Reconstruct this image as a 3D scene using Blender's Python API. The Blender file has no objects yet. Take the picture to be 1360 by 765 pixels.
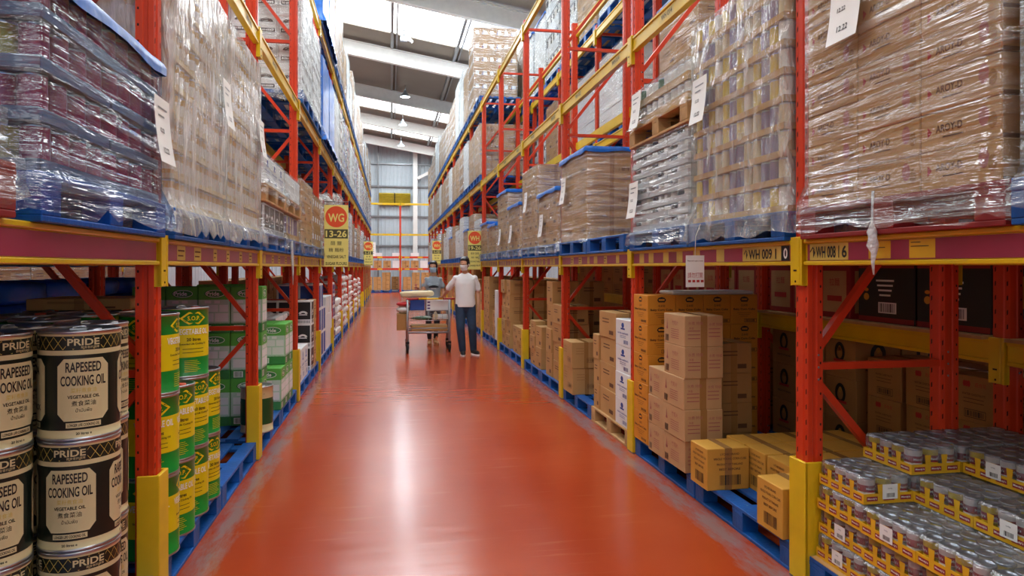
import bpy, math, random
from mathutils import Vector, Matrix
PI = math.pi
scene = bpy.context.scene
COL = scene.collection
random.seed(7)

# ------------------------------------------------------------ camera
EYE = 1.55
cam_d = bpy.data.cameras.new('camera'); cam_d.sensor_width = 36.0
cam_d.lens = 907.0 / 1360 * 36.0
cam_d.shift_y = -27.5 / 1360
cam_d.clip_end = 300; cam_d.clip_start = 0.05
cam = bpy.data.objects.new('camera', cam_d); COL.objects.link(cam)
cam.location = (0, 0, EYE); cam.rotation_euler = (PI / 2, 0, -math.radians(10.07))
scene.camera = cam

# ------------------------------------------------------------ world, exposure, big lights
scene.view_settings.view_transform = 'Standard'
scene.view_settings.look = 'None'
scene.view_settings.exposure = 0.3
scene.view_settings.gamma = 1
scene.view_settings.use_curve_mapping = False
world = bpy.data.worlds.new('world'); scene.world = world
world.use_nodes = True
bg = world.node_tree.nodes['Background']
bg.inputs[0].default_value = (0.86, 0.93, 1.0, 1); bg.inputs[1].default_value = 0.12
SKY_E = 8.5        # daylight coming through the roof lights
LAMP_E = 12.0


def area(name, loc, sx, sy, power, rot=(0, 0, 0), col=(1, 0.97, 0.92)):
    d = bpy.data.lights.new(name, 'AREA'); d.shape = 'RECTANGLE'
    d.size = sx; d.size_y = sy; d.energy = power; d.color = col
    o = bpy.data.objects.new(name, d); o.location = loc; o.rotation_euler = rot
    COL.objects.link(o); return o


# added fill light behind the camera, brightening faces turned towards it
area('loading_door_daylight', (0.6, -7.0, 3.6), 9.0, 5.0, 120, (math.radians(83), 0, 0), (1, 0.99, 0.97))


# ------------------------------------------------------------ materials
def lin(c):
    if isinstance(c, str):
        c = [int(c[i:i + 2], 16) / 255 for i in (0, 2, 4)]
    return tuple((x / 12.92 if x <= 0.04045 else ((x + 0.055) / 1.055) ** 2.4) for x in c[:3]) + (1,)


MATS = {}


def mat(name, col, rough=0.5, metal=0.0, var=0.12, nscale=6.0, bump=0.0, bscale=40.0, spec=0.5, wear=None, wear_amt=0.62, coat=0.0, emit=0):
    if name in MATS: return MATS[name]
    m = bpy.data.materials.new(name); m.use_nodes = True; MATS[name] = m
    nt = m.node_tree; N = nt.nodes; Lk = nt.links
    p = N['Principled BSDF']
    c = lin(col)
    p.inputs['Roughness'].default_value = rough; p.inputs['Metallic'].default_value = metal
    p.inputs['Specular IOR Level'].default_value = spec
    if coat: p.inputs['Coat Weight'].default_value = coat; p.inputs['Coat Roughness'].default_value = 0.08
    tc = N.new('ShaderNodeTexCoord'); nz = N.new('ShaderNodeTexNoise')
    nz.inputs['Scale'].default_value = nscale; nz.inputs['Detail'].default_value = 3
    Lk.new(tc.outputs['Object'], nz.inputs['Vector'])
    rmp = N.new('ShaderNodeValToRGB')
    rmp.color_ramp.elements[0].position = 0.3; rmp.color_ramp.elements[1].position = 0.7
    rmp.color_ramp.elements[0].color = tuple(x * (1 - var) for x in c[:3]) + (1,)
    rmp.color_ramp.elements[1].color = tuple(min(1, x * (1 + var)) for x in c[:3]) + (1,)
    Lk.new(nz.outputs['Fac'], rmp.inputs['Fac'])
    out = rmp.outputs['Color']
    if wear:
        n2 = N.new('ShaderNodeTexNoise'); n2.inputs['Scale'].default_value = nscale * 2.3; n2.inputs['Detail'].default_value = 6
        n2.inputs['Roughness'].default_value = 0.7
        Lk.new(tc.outputs['Object'], n2.inputs['Vector'])
        r2 = N.new('ShaderNodeValToRGB'); r2.color_ramp.elements[0].position = wear_amt; r2.color_ramp.elements[1].position = wear_amt + 0.06
        r2.color_ramp.elements[0].color = (0, 0, 0, 1); r2.color_ramp.elements[1].color = (1, 1, 1, 1)
        Lk.new(n2.outputs['Fac'], r2.inputs['Fac'])
        mx = N.new('ShaderNodeMixRGB'); mx.inputs[2].default_value = lin(wear)
        Lk.new(r2.outputs['Color'], mx.inputs[0]); Lk.new(out, mx.inputs[1]); out = mx.outputs[0]
    Lk.new(out, p.inputs['Base Color'])
    if bump:
        n3 = N.new('ShaderNodeTexNoise'); n3.inputs['Scale'].default_value = bscale; n3.inputs['Detail'].default_value = 2
        Lk.new(tc.outputs['Object'], n3.inputs['Vector'])
        b = N.new('ShaderNodeBump'); b.inputs['Strength'].default_value = bump; b.inputs['Distance'].default_value = 0.01
        Lk.new(n3.outputs['Fac'], b.inputs['Height']); Lk.new(b.outputs['Normal'], p.inputs['Normal'])
    if emit:
        p.inputs['Emission Color'].default_value = c; p.inputs['Emission Strength'].default_value = emit
    return m


def film_mat(name, tint, base, gain, rough=0.16, streak=(2, 0.9, 15), tilt=0.3, gloss=0.15):
    """stretch film: part clear, part glossy milky streaks that run along the wrap"""
    m = bpy.data.materials.new(name); m.use_nodes = True; MATS[name] = m
    nt = m.node_tree; N = nt.nodes; Lk = nt.links
    N.remove(N['Principled BSDF']); out = N['Material Output']
    tc = N.new('ShaderNodeTexCoord'); mp = N.new('ShaderNodeMapping')
    mp.inputs['Rotation'].default_value = (tilt, tilt * 0.6, 0); mp.inputs['Scale'].default_value = streak
    Lk.new(tc.outputs['Object'], mp.inputs['Vector'])
    nz = N.new('ShaderNodeTexNoise'); nz.inputs['Scale'].default_value = 1.3; nz.inputs['Detail'].default_value = 4; nz.inputs['Distortion'].default_value = 0.4
    Lk.new(mp.outputs['Vector'], nz.inputs['Vector'])
    big = N.new('ShaderNodeTexNoise'); big.inputs['Scale'].default_value = 3.0; Lk.new(tc.outputs['Object'], big.inputs['Vector'])
    r1 = N.new('ShaderNodeMapRange'); r1.inputs['From Min'].default_value = 0.45; r1.inputs['From Max'].default_value = 0.75
    r1.inputs['To Min'].default_value = base; r1.inputs['To Max'].default_value = base + gain
    Lk.new(nz.outputs['Fac'], r1.inputs['Value'])
    mul = N.new('ShaderNodeMath'); mul.operation = 'MULTIPLY'
    r2 = N.new('ShaderNodeMapRange'); r2.inputs['From Min'].default_value = 0.35; r2.inputs['From Max'].default_value = 0.65
    r2.inputs['To Min'].default_value = 0.55; r2.inputs['To Max'].default_value = 1.3
    Lk.new(big.outputs['Fac'], r2.inputs['Value'])
    Lk.new(r1.outputs['Result'], mul.inputs[0]); Lk.new(r2.outputs['Result'], mul.inputs[1])
    bp = N.new('ShaderNodeBump'); bp.inputs['Strength'].default_value = 1.0; bp.inputs['Distance'].default_value = 0.045
    Lk.new(nz.outputs['Fac'], bp.inputs['Height'])
    tr = N.new('ShaderNodeBsdfTransparent'); tr.inputs[0].default_value = lin(tint)
    p = N.new('ShaderNodeBsdfPrincipled'); p.inputs['Base Color'].default_value = lin(tint)
    p.inputs['Roughness'].default_value = rough; p.inputs['Specular IOR Level'].default_value = 1.0
    Lk.new(bp.outputs['Normal'], p.inputs['Normal'])
    gl = N.new('ShaderNodeBsdfGlossy'); gl.inputs['Roughness'].default_value = rough
    Lk.new(bp.outputs['Normal'], gl.inputs['Normal'])
    m1 = N.new('ShaderNodeMixShader'); Lk.new(mul.outputs[0], m1.inputs[0]); Lk.new(tr.outputs[0], m1.inputs[1]); Lk.new(p.outputs[0], m1.inputs[2])
    m2 = N.new('ShaderNodeMixShader'); m2.inputs[0].default_value = gloss
    Lk.new(m1.outputs[0], m2.inputs[1]); Lk.new(gl.outputs[0], m2.inputs[2])
    Lk.new(m2.outputs[0], out.inputs['Surface'])
    return m


M = dict(
    orange=mat('rack_orange_paint', 'd23a14', 0.36, var=0.08, wear='9c3018', wear_amt=0.72),
    orange_d=mat('slot_dark', '2a0d08', 0.8, var=0),
    yellow=mat('beam_yellow_paint', 'dfb909', 0.36, var=0.06, wear='b8860b', wear_amt=0.72),
    magenta=mat('price_strip_magenta', '9c2f4b', 0.3, var=0.2, nscale=1.5),
    paley=mat('location_label_yellow', 'd3b95a', 0.5),
    black=mat('print_black', '17171a', 0.5, var=0.1),
    white=mat('paper_white', 'f2f2ee', 0.6, var=0.03),
    blue=mat('pallet_blue_paint', '0757a6', 0.5, var=0.3, nscale=5, wear='6f97ba', wear_amt=0.66, bump=0.3),
    wood=mat('bare_wood', 'c49a66', 0.75, var=0.22, nscale=7, bump=0.3),
    maroon=mat('pallet_red_paint', '8e1f20', 0.55, var=0.2, wear='c06050', wear_amt=0.7),
    kraft=mat('kraft_board', 'c0945a', 0.75, var=0.06, nscale=4),
    kraft2=mat('pink_kraft_board', 'c89f70', 0.75, var=0.06, nscale=4),
    kraft3=mat('brown_kraft_board', 'ad8049', 0.75, var=0.08, nscale=4),
    ochre=mat('ochre_board', 'd79f3c', 0.7, var=0.05),
    cornb=mat('corn_box_board', 'd98f25', 0.6, var=0.05),
    tape=mat('brown_tape', 'a97c48', 0.25, var=0.08),
    seam=mat('board_seam', '5c4126', 0.9, var=0),
    pink=mat('print_pink', 'b0685e', 0.7, var=0.05),
    redp=mat('print_red', 'b8322c', 0.6, var=0.05),
    brownp=mat('print_brown', '6a4526', 0.7, var=0.05),
    bluep=mat('print_blue', '2b4fa0', 0.6, var=0.05),
    cream=mat('tin_cream', 'd2c698', 0.32, var=0.04),
    tinblack=mat('tin_black_green', '15201a', 0.3, var=0.06),
    tingreen=mat('tin_green', '118a2f', 0.3, var=0.06),
    dkgreen=mat('tin_dark_green', '10502b', 0.3, var=0.06),
    tinyel=mat('tin_yellow', 'ead415', 0.32, var=0.04),
    steel=mat('tin_steel', 'b9bdc2', 0.28, metal=0.95, var=0.08),
    cap=mat('tin_red_cap', 'd8563a', 0.4),
    boxgreen=mat('box_green', '5fb548', 0.5, var=0.06),
    boxdgreen=mat('box_deep_green', '3f8a49', 0.5, var=0.06),
    boxpale=mat('box_pale_green', 'c3dccb', 0.5, var=0.04),
    boxwhite=mat('box_white', 'e9ebea', 0.55, var=0.03),
    boxblack=mat('box_black', '1b1a1c', 0.4, var=0.1),
    purple=mat('box_purple', '5a3572', 0.5, var=0.1),
    boxred=mat('box_red', 'a01f22', 0.5, var=0.08),
    trayk=mat('tray_board', 'c79b55', 0.6, var=0.08),
    trayg=mat('tray_grey', '8e969b', 0.5, var=0.06),
    trayw=mat('tray_white', 'd6dadb', 0.45, var=0.05),
    trayy=mat('tray_yellow', 'e5b222', 0.45, var=0.06),
    canred=mat('can_magenta', 'c42c55', 0.3, var=0.1),
    canyel=mat('can_yellow', 'e0c22e', 0.3, var=0.08),
    cangold=mat('can_gold', 'cfa240', 0.3, metal=0.3, var=0.1),
    cancream=mat('can_cream', 'd9c9a0', 0.35, var=0.08),
    canwhite=mat('can_white', 'e8e4dc', 0.3, var=0.04),
    canmaroon=mat('can_maroon', '9c2234', 0.3, var=0.1),
    canpurple=mat('can_purple', '85709a', 0.3, var=0.1),
    cangreen=mat('can_green', '3d6b45', 0.3, var=0.1),
    signy=mat('sign_pale_yellow', 'e9dd7c', 0.5, var=0.03),
    signr=mat('sign_orange_red', 'e2501f', 0.5, var=0.03),
    signd=mat('sign_dark', '4a4a2a', 0.5, var=0.03),
    sackw=mat('sack_white', 'e6e4df', 0.5, var=0.05, bump=0.5, bscale=15),
    sackred=mat('sack_red', 'c32b2c', 0.45, var=0.1, bump=0.5, bscale=15),
    sackblue=mat('sack_blue', '2f6cd8', 0.35, var=0.3, bump=0.6, bscale=15),
    sackcream=mat('sack_cream', 'd9c8a0', 0.6, var=0.06, bump=0.6, bscale=14),
    bluesheet=mat('blue_plastic_sheet', '0668c8', 0.3, var=0.25, nscale=9, bump=0.5, bscale=9, spec=0.5),
    grey=mat('grey_steel', '8b8f92', 0.35, metal=0.7, var=0.08),
    rubber=mat('rubber', '17171a', 0.7, var=0.1),
)
M['film'] = film_mat('stretch_film_clear', 'f4f7f8', 0.04, 0.34, rough=0.12)
M['film_v'] = film_mat('stretch_film_milky', 'f6f5f2', 0.34, 0.4, rough=0.14, streak=(14, 14, 2.5), tilt=0.1)
M['film_m'] = film_mat('stretch_film_creased', 'f4f4f2', 0.12, 0.36, rough=0.14, streak=(9, 9, 3.5), tilt=0.25)
M['film_b'] = film_mat('stretch_film_blue', 'c4dbf8', 0.03, 0.3, rough=0.1, tilt=0.5, gloss=0.17)
M['film_far'] = film_mat('stretch_film_far', 'f0f4f6', 0.08, 0.4, rough=0.2, gloss=.14)
M['film_tray'] = film_mat('tray_shrink_film', 'dfe3e8', 0.12, 0.2, rough=0.15, streak=(6, 6, 6), gloss=0.1)


# ------------------------------------------------------------ text cache (font outlines turned into flat meshes)
TEXT = {}
TEXTS = {}


def want(*ss):
    for s in ss: TEXTS[s] = 1


def bake_text():
    hold = []
    for s in TEXTS:
        c = bpy.data.curves.new('t', 'FONT'); c.body = s; c.resolution_u = 2 if ord(s[0]) > 3000 else 3
        c.offset = 0.0 if ord(s[0]) > 3000 else 0.022
        o = bpy.data.objects.new('t', c); COL.objects.link(o); hold.append((s, o, c))
    bpy.context.view_layer.update()
    dg = bpy.context.evaluated_depsgraph_get()
    for s, o, c in hold:
        me = bpy.data.meshes.new_from_object(o.evaluated_get(dg))
        xs = [v.co.x for v in me.vertices]; ys = [v.co.y for v in me.vertices]
        x0, x1, y0, y1 = min(xs), max(xs), min(ys), max(ys)
        h = y1 - y0
        TEXT[s] = ([((v.co.x - (x0 + x1) / 2) / h, (v.co.y - (y0 + y1) / 2) / h) for v in me.vertices],
                   [tuple(p.vertices) for p in me.polygons], (x1 - x0) / h)
        bpy.data.meshes.remove(me)
    for s, o, c in hold:
        bpy.data.objects.remove(o); bpy.data.curves.remove(c)


# ------------------------------------------------------------ mesh builder
class MB:
    def __init__(s): s.v = []; s.f = []; s.m = []; s.sm = []; s.mats = []

    def mi(s, mt):
        if mt not in s.mats: s.mats.append(mt)
        return s.mats.index(mt)

    def add(s, vs, fs, mt, smooth=False):
        b = len(s.v); s.v += [tuple(v) for v in vs]; k = s.mi(mt)
        for f in fs:
            s.f.append(tuple(i + b for i in f)); s.m.append(k); s.sm.append(smooth)

    def box(s, x0, y0, z0, x1, y1, z1, mt, c=0.0):
        if c <= 0:
            vs = [(x0, y0, z0), (x1, y0, z0), (x1, y1, z0), (x0, y1, z0), (x0, y0, z1), (x1, y0, z1), (x1, y1, z1), (x0, y1, z1)]
            s.add(vs, [(3, 2, 1, 0), (4, 5, 6, 7), (0, 1, 5, 4), (1, 2, 6, 5), (2, 3, 7, 6), (3, 0, 4, 7)], mt); return
        # chamfered box: three faces' corners per corner
        P = {}; vs = []
        X = (x0, x1); Y = (y0, y1); Z = (z0, z1)
        for i in (0, 1):
            for j in (0, 1):
                for k in (0, 1):
                    sx = c if i == 0 else -c; sy = c if j == 0 else -c; sz = c if k == 0 else -c
                    P[i, j, k, 'x'] = len(vs); vs.append((X[i], Y[j] + sy, Z[k] + sz))
                    P[i, j, k, 'y'] = len(vs); vs.append((X[i] + sx, Y[j], Z[k] + sz))
                    P[i, j, k, 'z'] = len(vs); vs.append((X[i] + sx, Y[j] + sy, Z[k]))
        fs = []
        for a, t in enumerate('xyz'):
            for e in (0, 1):
                def key(p, q):
                    w = [0, 0, 0]; w[a] = e; w[(a + 1) % 3] = p; w[(a + 2) % 3] = q
                    return P[w[0], w[1], w[2], t]
                q = [key(0, 0), key(1, 0), key(1, 1), key(0, 1)]
                fs.append(q if e else q[::-1])
        for a in range(3):        # edges along axis a
            b_, c_ = (a + 1) % 3, (a + 2) % 3
            for p in (0, 1):
                for q in (0, 1):
                    w0 = [0, 0, 0]; w0[b_] = p; w0[c_] = q; w1 = list(w0); w1[a] = 1
                    tb, tc_ = 'xyz'[b_], 'xyz'[c_]
                    quad = [P[w0[0], w0[1], w0[2], tb], P[w1[0], w1[1], w1[2], tb], P[w1[0], w1[1], w1[2], tc_], P[w0[0], w0[1], w0[2], tc_]]
                    fs.append(quad if (p ^ q) == 0 and False else quad if (p == q) else quad[::-1])
        for i in (0, 1):
            for j in (0, 1):
                for k in (0, 1):
                    t = [P[i, j, k, 'x'], P[i, j, k, 'y'], P[i, j, k, 'z']]
                    fs.append(t if (i + j + k) % 2 else t[::-1])
        s.add(vs, fs, mt)

    def quad(s, a, b, c, d, mt): s.add([a, b, c, d], [(0, 1, 2, 3)], mt)

    def bar(s, p, q, w, h, mt, up=(0, 0, 1)):
        p = Vector(p); q = Vector(q); d = (q - p).normalized(); u = Vector(up)
        sd = d.cross(u)
        if sd.length < 1e-4: sd = d.cross(Vector((0, 1, 0)))
        sd.normalize(); u = sd.cross(d).normalized()
        vs = []
        for e in (p, q):
            for a, b in ((-1, -1), (1, -1), (1, 1), (-1, 1)):
                vs.append(e + sd * (a * w / 2) + u * (b * h / 2))
        s.add(vs, [(3, 2, 1, 0), (4, 5, 6, 7), (0, 1, 5, 4), (1, 2, 6, 5), (2, 3, 7, 6), (3, 0, 4, 7)], mt)

    def lathe(s, prof, mt, n=24, c=(0, 0), smooth=True, cap=False):
        """prof: (r, z) or (r, z, material of the band above)"""
        k = len(prof)
        base = len(s.v)
        for r, z, *_ in prof:
            for i in range(n):
                a = 2 * PI * i / n
                s.v.append((c[0] + r * math.cos(a), c[1] + r * math.sin(a), z))
        for j in range(k - 1):
            m_ = s.mi(prof[j][2] if len(prof[j]) > 2 else mt)
            for i in range(n):
                i2 = (i + 1) % n
                s.f.append((base + j * n + i, base + j * n + i2, base + (j + 1) * n + i2, base + (j + 1) * n + i)); s.m.append(m_); s.sm.append(smooth)
        if cap:
            s.f.append(tuple(base + (k - 1) * n + i for i in range(n))); s.m.append(s.mi(mt)); s.sm.append(False)
            s.f.append(tuple(base + n - 1 - i for i in range(n))); s.m.append(s.mi(mt)); s.sm.append(False)

    def tube(s, pts, r, mt, n=8, smooth=True):
        pts = [Vector(p) for p in pts]; base = len(s.v); K = len(pts)
        rr = r if isinstance(r, (list, tuple)) else [r] * K
        ref = None
        for j, p in enumerate(pts):
            d = (pts[min(j + 1, K - 1)] - pts[max(j - 1, 0)]).normalized()
            if ref is None:
                ref = Vector((0, 0, 1)) if abs(d.z) < 0.9 else Vector((1, 0, 0))
            a = d.cross(ref).normalized(); b = a.cross(d).normalized(); ref = b
            for i in range(n):
                t = 2 * PI * i / n
                s.v.append(tuple(p + a * (rr[j] * math.cos(t)) + b * (rr[j] * math.sin(t))))
        k = s.mi(mt)
        for j in range(K - 1):
            for i in range(n):
                i2 = (i + 1) % n
                s.f.append((base + j * n + i2, base + j * n + i, base + (j + 1) * n + i, base + (j + 1) * n + i2)); s.m.append(k); s.sm.append(smooth)
        s.f.append(tuple(base + i for i in range(n))); s.m.append(k); s.sm.append(False)
        s.f.append(tuple(base + (K - 1) * n + n - 1 - i for i in range(n))); s.m.append(k); s.sm.append(False)

    def ell(s, c, r, mt, n=14, m=9, R=None):
        base = len(s.v); k = s.mi(mt); c = Vector(c)
        for j in range(m + 1):
            ph = PI * j / m
            for i in range(n):
                a = 2 * PI * i / n
                v = Vector((r[0] * math.sin(ph) * math.cos(a), r[1] * math.sin(ph) * math.sin(a), -r[2] * math.cos(ph)))
                if R is not None: v = R @ v
                s.v.append(tuple(c + v))
        for j in range(m):
            for i in range(n):
                i2 = (i + 1) % n
                q = (base + j * n + i, base + j * n + i2, base + (j + 1) * n + i2, base + (j + 1) * n + i)
                s.f.append(q); s.m.append(k); s.sm.append(True)

    def cap2(s, p, q, r0, r1, mt, n=14, flat=(1, 1), ax=(1, 0, 0)):
        """tapered rounded limb from p to q; cross-section scaled flat[0] along ax, flat[1] across"""
        p = Vector(p); q = Vector(q); d = (q - p); L = d.length; d.normalize()
        a = Vector(ax) - d * Vector(ax).dot(d); a.normalize(); b = d.cross(a)
        rings = []
        for t in (-1, -0.85, -0.5, 0): rings.append((p + d * (t * r0), r0 * math.sqrt(max(0.0004, 1 - t * t))))
        rings.append((p + d * L * 0.5, (r0 + r1) / 2))
        for t in (0, 0.5, 0.85, 1): rings.append((q + d * (t * r1), r1 * math.sqrt(max(0.0004, 1 - t * t))))
        base = len(s.v); k = s.mi(mt)
        for c, r in rings:
            for i in range(n):
                t = 2 * PI * i / n
                s.v.append(tuple(c + a * (r * flat[0] * math.cos(t)) + b * (r * flat[1] * math.sin(t))))
        for j in range(len(rings) - 1):
            for i in range(n):
                i2 = (i + 1) % n
                s.f.append((base + j * n + i, base + j * n + i2, base + (j + 1) * n + i2, base + (j + 1) * n + i)); s.m.append(k); s.sm.append(True)
        s.f.append(tuple(base + n - 1 - i for i in range(n))); s.m.append(k); s.sm.append(True)
        s.f.append(tuple(base + (len(rings) - 1) * n + i for i in range(n))); s.m.append(k); s.sm.append(True)

    def text(s, t, mp, cx, cy, h, mt, w=None, ang=0.0):
        """mp maps (u, v) on the face to a point"""
        vs, fs, asp = TEXT[t]
        sx = h if w is None else w / asp
        ca, sa = math.cos(ang), math.sin(ang)
        s.add([mp(cx + x * sx * ca - y * h * sa, cy + x * sx * sa + y * h * ca) for x, y in vs], fs, mt)

    def mesh(s, name):
        me = bpy.data.meshes.new(name)
        me.from_pydata(s.v, [], s.f)
        for m_ in s.mats: me.materials.append(m_)
        me.polygons.foreach_set('material_index', s.m)
        me.polygons.foreach_set('use_smooth', s.sm)
        me.update(); return me

    def build(s, name, parent=None, loc=None, rot=None):
        o = bpy.data.objects.new(name, s.mesh(name)); COL.objects.link(o)
        if parent: o.parent = parent
        if loc: o.location = loc
        if rot is not None: o.rotation_euler = (0, 0, rot)
        return o


def tag(o, label=None, cat=None, group=None, kind=None):
    if label: o['label'] = label
    if cat: o['category'] = cat
    if group: o['group'] = group
    if kind: o['kind'] = kind
    return o


def empty(name, loc=(0, 0, 0), rot=0):
    o = bpy.data.objects.new(name, None); o.empty_display_size = 0.1; COL.objects.link(o)
    o.location = loc; o.rotation_euler = (0, 0, rot); return o


PROTO = {}
KIDS = {}


def reg(o, kids):           # remember a thing's parts (and their sub-parts)
    KIDS[o.name] = kids


def ord_(n):
    return ['zeroth', 'first', 'second', 'third', 'fourth', 'fifth', 'sixth', 'seventh', 'eighth', 'ninth', 'tenth', 'eleventh',
            'twelfth', 'thirteenth', 'fourteenth', 'fifteenth', 'sixteenth', 'seventeenth', 'eighteenth', 'nineteenth', 'twentieth'][n]


class Proto:
    """a thing built once; .place() puts a copy (the first call uses mesh data directly)"""
    def __init__(s, name, parts, cat, group=None, root_mesh=None):
        # parts: list of (name, mesh, label or None, loc or None, subparts list)
        s.name = name; s.parts = parts; s.cat = cat; s.group = group; s.root_mesh = root_mesh

    def place(s, loc, rot=0, label=None, group=None, tilt=None):
        r = bpy.data.objects.new(s.name, s.root_mesh); COL.objects.link(r)
        r.location = loc; r.rotation_euler = (tilt[0] if tilt else 0, tilt[1] if tilt else 0, rot)
        tag(r, label, s.cat, group or s.group)
        s._kids(r, s.parts); return r

    def _kids(s, par, parts):
        for p in parts:
            o = bpy.data.objects.new(p[0], p[1]); COL.objects.link(o); o.parent = par
            if len(p) > 2 and p[2]: o['label'] = p[2]
            if len(p) > 3 and p[3]:
                o.location = p[3][:3]
                if len(p[3]) > 3: o.rotation_euler = (0, 0, p[3][3])
            if len(p) > 4 and p[4]: s._kids(o, p[4])


# face mappings for a box centred on x,y with base at z=0
def face(side, lx, ly, h, off=0.0009):
    if side == 'X-': return (lambda u, v: (-lx / 2 - off, -u, v)), ly
    if side == 'X+': return (lambda u, v: (lx / 2 + off, u, v)), ly
    if side == 'Y-': return (lambda u, v: (u, -ly / 2 - off, v)), lx
    if side == 'Y+': return (lambda u, v: (-u, ly / 2 + off, v)), lx


def rect(mb, mp, u0, v0, u1, v1, mt): mb.quad(mp(u0, v0), mp(u1, v0), mp(u1, v1), mp(u0, v1), mt)


def disc(mb, mp, cu, cv, ru, rv, mt, n=20):
    mb.add([mp(cu + ru * math.cos(2 * PI * i / n), cv + rv * math.sin(2 * PI * i / n)) for i in range(n)], [tuple(range(n))], mt)


def ringp(mb, mp, cu, cv, ru, rv, t, mt, n=24):
    vs = []
    for i in range(n):
        a = 2 * PI * i / n
        vs.append(mp(cu + ru * math.cos(a), cv + rv * math.sin(a))); vs.append(mp(cu + (ru - t) * math.cos(a), cv + (rv - t) * math.sin(a)))
    mb.add(vs, [(2 * i, (2 * i + 2) % (2 * n), (2 * i + 3) % (2 * n), 2 * i + 1) for i in range(n)], mt)


def framep(mb, mp, u0, v0, u1, v1, t, mt):
    rect(mb, mp, u0, v0, u1, v0 + t, mt); rect(mb, mp, u0, v1 - t, u1, v1, mt)
    rect(mb, mp, u0, v0 + t, u0 + t, v1 - t, mt); rect(mb, mp, u1 - t, v0 + t, u1, v1 - t, mt)


def barcode(mb, mp, u0, v0, u1, v1, mt, n=12, seed=1):
    r = random.Random(seed); x = u0; w = (u1 - u0) / n
    for i in range(n):
        rect(mb, mp, x, v0, x + w * r.choice((0.35, 0.5, 0.75)), v1, mt); x += w
# ------------------------------------------------------------ words printed on things
want('PRIDE', 'RAPESEED', 'COOKING OIL', '煮食菜油', 'VEGETABLE OIL', 'LONGER LIFE COOKING OIL', '20 litres e', 'น้ำมันพืช', '菜籽煮食油', 'NEODA', 'CASH PACK', '飽食者的選擇',
     'S.O.P.', '20 litres', 'Extended Life Cooking Oil', 'Pride', 'Baby Corn Cobs', '玉米筍', 'YOUNG CORN', 'PRODUCT OF THAILAND', 'BEST BEFORE', 'LYCHEE BRAND', 'WHOLE YOUNG CORN CUBS',
     'WG', '13-26', '醋 鹽', '糖 麵粉', 'VINEGAR SALT', 'SUGAR FLOURS', 'WH', '19-26', '1-12', '罐頭 菠蘿', 'COCONUT MILK', 'CANNED FRUIT', 'WH 009 1', '0', 'WH 008 1', '6', '↑',
     'AROY-D', 'COCONUT', 'ARSONS', '請勿打開', 'Please don\'t open or move', '12.22', '竹筍片', '水煮 特級', '净重', 'MADE IN CHINA', '12x750g', 'SUREFRESH', 'WATER CHESTNUTS', '百合花',
     'NISSIN', 'PREMIUM', '900 mm x 10', 'JACKETS', 'STEGO', 'A10', '拉麵', '日昇', 'WH 013', 'WH 014', 'WH 012', 'Mendy\'s', 'TITAN')
bake_text()

# ------------------------------------------------------------ the building
RX, LX = 2.0, -1.06           # aisle faces of the right and the left rack
RY, LY = 3.03, 3.36           # near edge of the first upright in view on each side
BAY = 2.4
LEV = [0.0, 1.685, 3.47, 5.24]
NB = 14


def roof_z(x): return 9.72 - 0.165 * x


def setting(name, mb): return tag(mb.build(name), kind='structure')


# floor
fm = bpy.data.materials.new('red_epoxy_floor'); fm.use_nodes = True
nt = fm.node_tree; N = nt.nodes; Lk = nt.links; p = N['Principled BSDF']
tc = N.new('ShaderNodeTexCoord')
n1 = N.new('ShaderNodeTexNoise'); n1.inputs['Scale'].default_value = 0.8; n1.inputs['Detail'].default_value = 6
r1 = N.new('ShaderNodeValToRGB'); r1.color_ramp.elements[0].position = 0.35; r1.color_ramp.elements[1].position = 0.68
r1.color_ramp.elements[0].color = lin('a83c1a'); r1.color_ramp.elements[1].color = lin('b34822')
Lk.new(tc.outputs['Object'], n1.inputs['Vector']); Lk.new(n1.outputs['Fac'], r1.inputs['Fac'])
# worn grey strips where pallets scrape the paint beside both racks
sep = N.new('ShaderNodeSeparateXYZ'); Lk.new(tc.outputs['Object'], sep.inputs[0])


def band(x0, w):
    a = N.new('ShaderNodeMath'); a.operation = 'SUBTRACT'; a.inputs[1].default_value = x0; Lk.new(sep.outputs['X'], a.inputs[0])
    b = N.new('ShaderNodeMath'); b.operation = 'ABSOLUTE'; Lk.new(a.outputs[0], b.inputs[0])
    c = N.new('ShaderNodeMapRange'); c.inputs['From Min'].default_value = w; c.inputs['From Max'].default_value = 0.0
    Lk.new(b.outputs[0], c.inputs['Value']); return c.outputs['Result']


wn = N.new('ShaderNodeTexNoise'); wn.inputs['Scale'].default_value = 5; wn.inputs['Detail'].default_value = 8; wn.inputs['Roughness'].default_value = 0.75
mpw = N.new('ShaderNodeMapping'); mpw.inputs['Scale'].default_value = (2.2, 0.5, 1); Lk.new(tc.outputs['Object'], mpw.inputs['Vector']); Lk.new(mpw.outputs['Vector'], wn.inputs['Vector'])
sm = N.new('ShaderNodeMath'); sm.operation = 'ADD'; Lk.new(band(LX + 0.1, 0.24), sm.inputs[0]); Lk.new(band(RX - 0.1, 0.3), sm.inputs[1])
ml = N.new('ShaderNodeMath'); ml.operation = 'MULTIPLY'; Lk.new(sm.outputs[0], ml.inputs[0]); Lk.new(wn.outputs['Fac'], ml.inputs[1])
rr = N.new('ShaderNodeMapRange'); rr.inputs['From Min'].default_value = 0.3; rr.inputs['From Max'].default_value = 0.5; rr.inputs['To Max'].default_value = 0.75; Lk.new(ml.outputs[0], rr.inputs['Value'])
mx = N.new('ShaderNodeMixRGB'); mx.inputs[2].default_value = lin('8d7b78'); Lk.new(rr.outputs['Result'], mx.inputs[0]); Lk.new(r1.outputs['Color'], mx.inputs[1])
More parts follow.
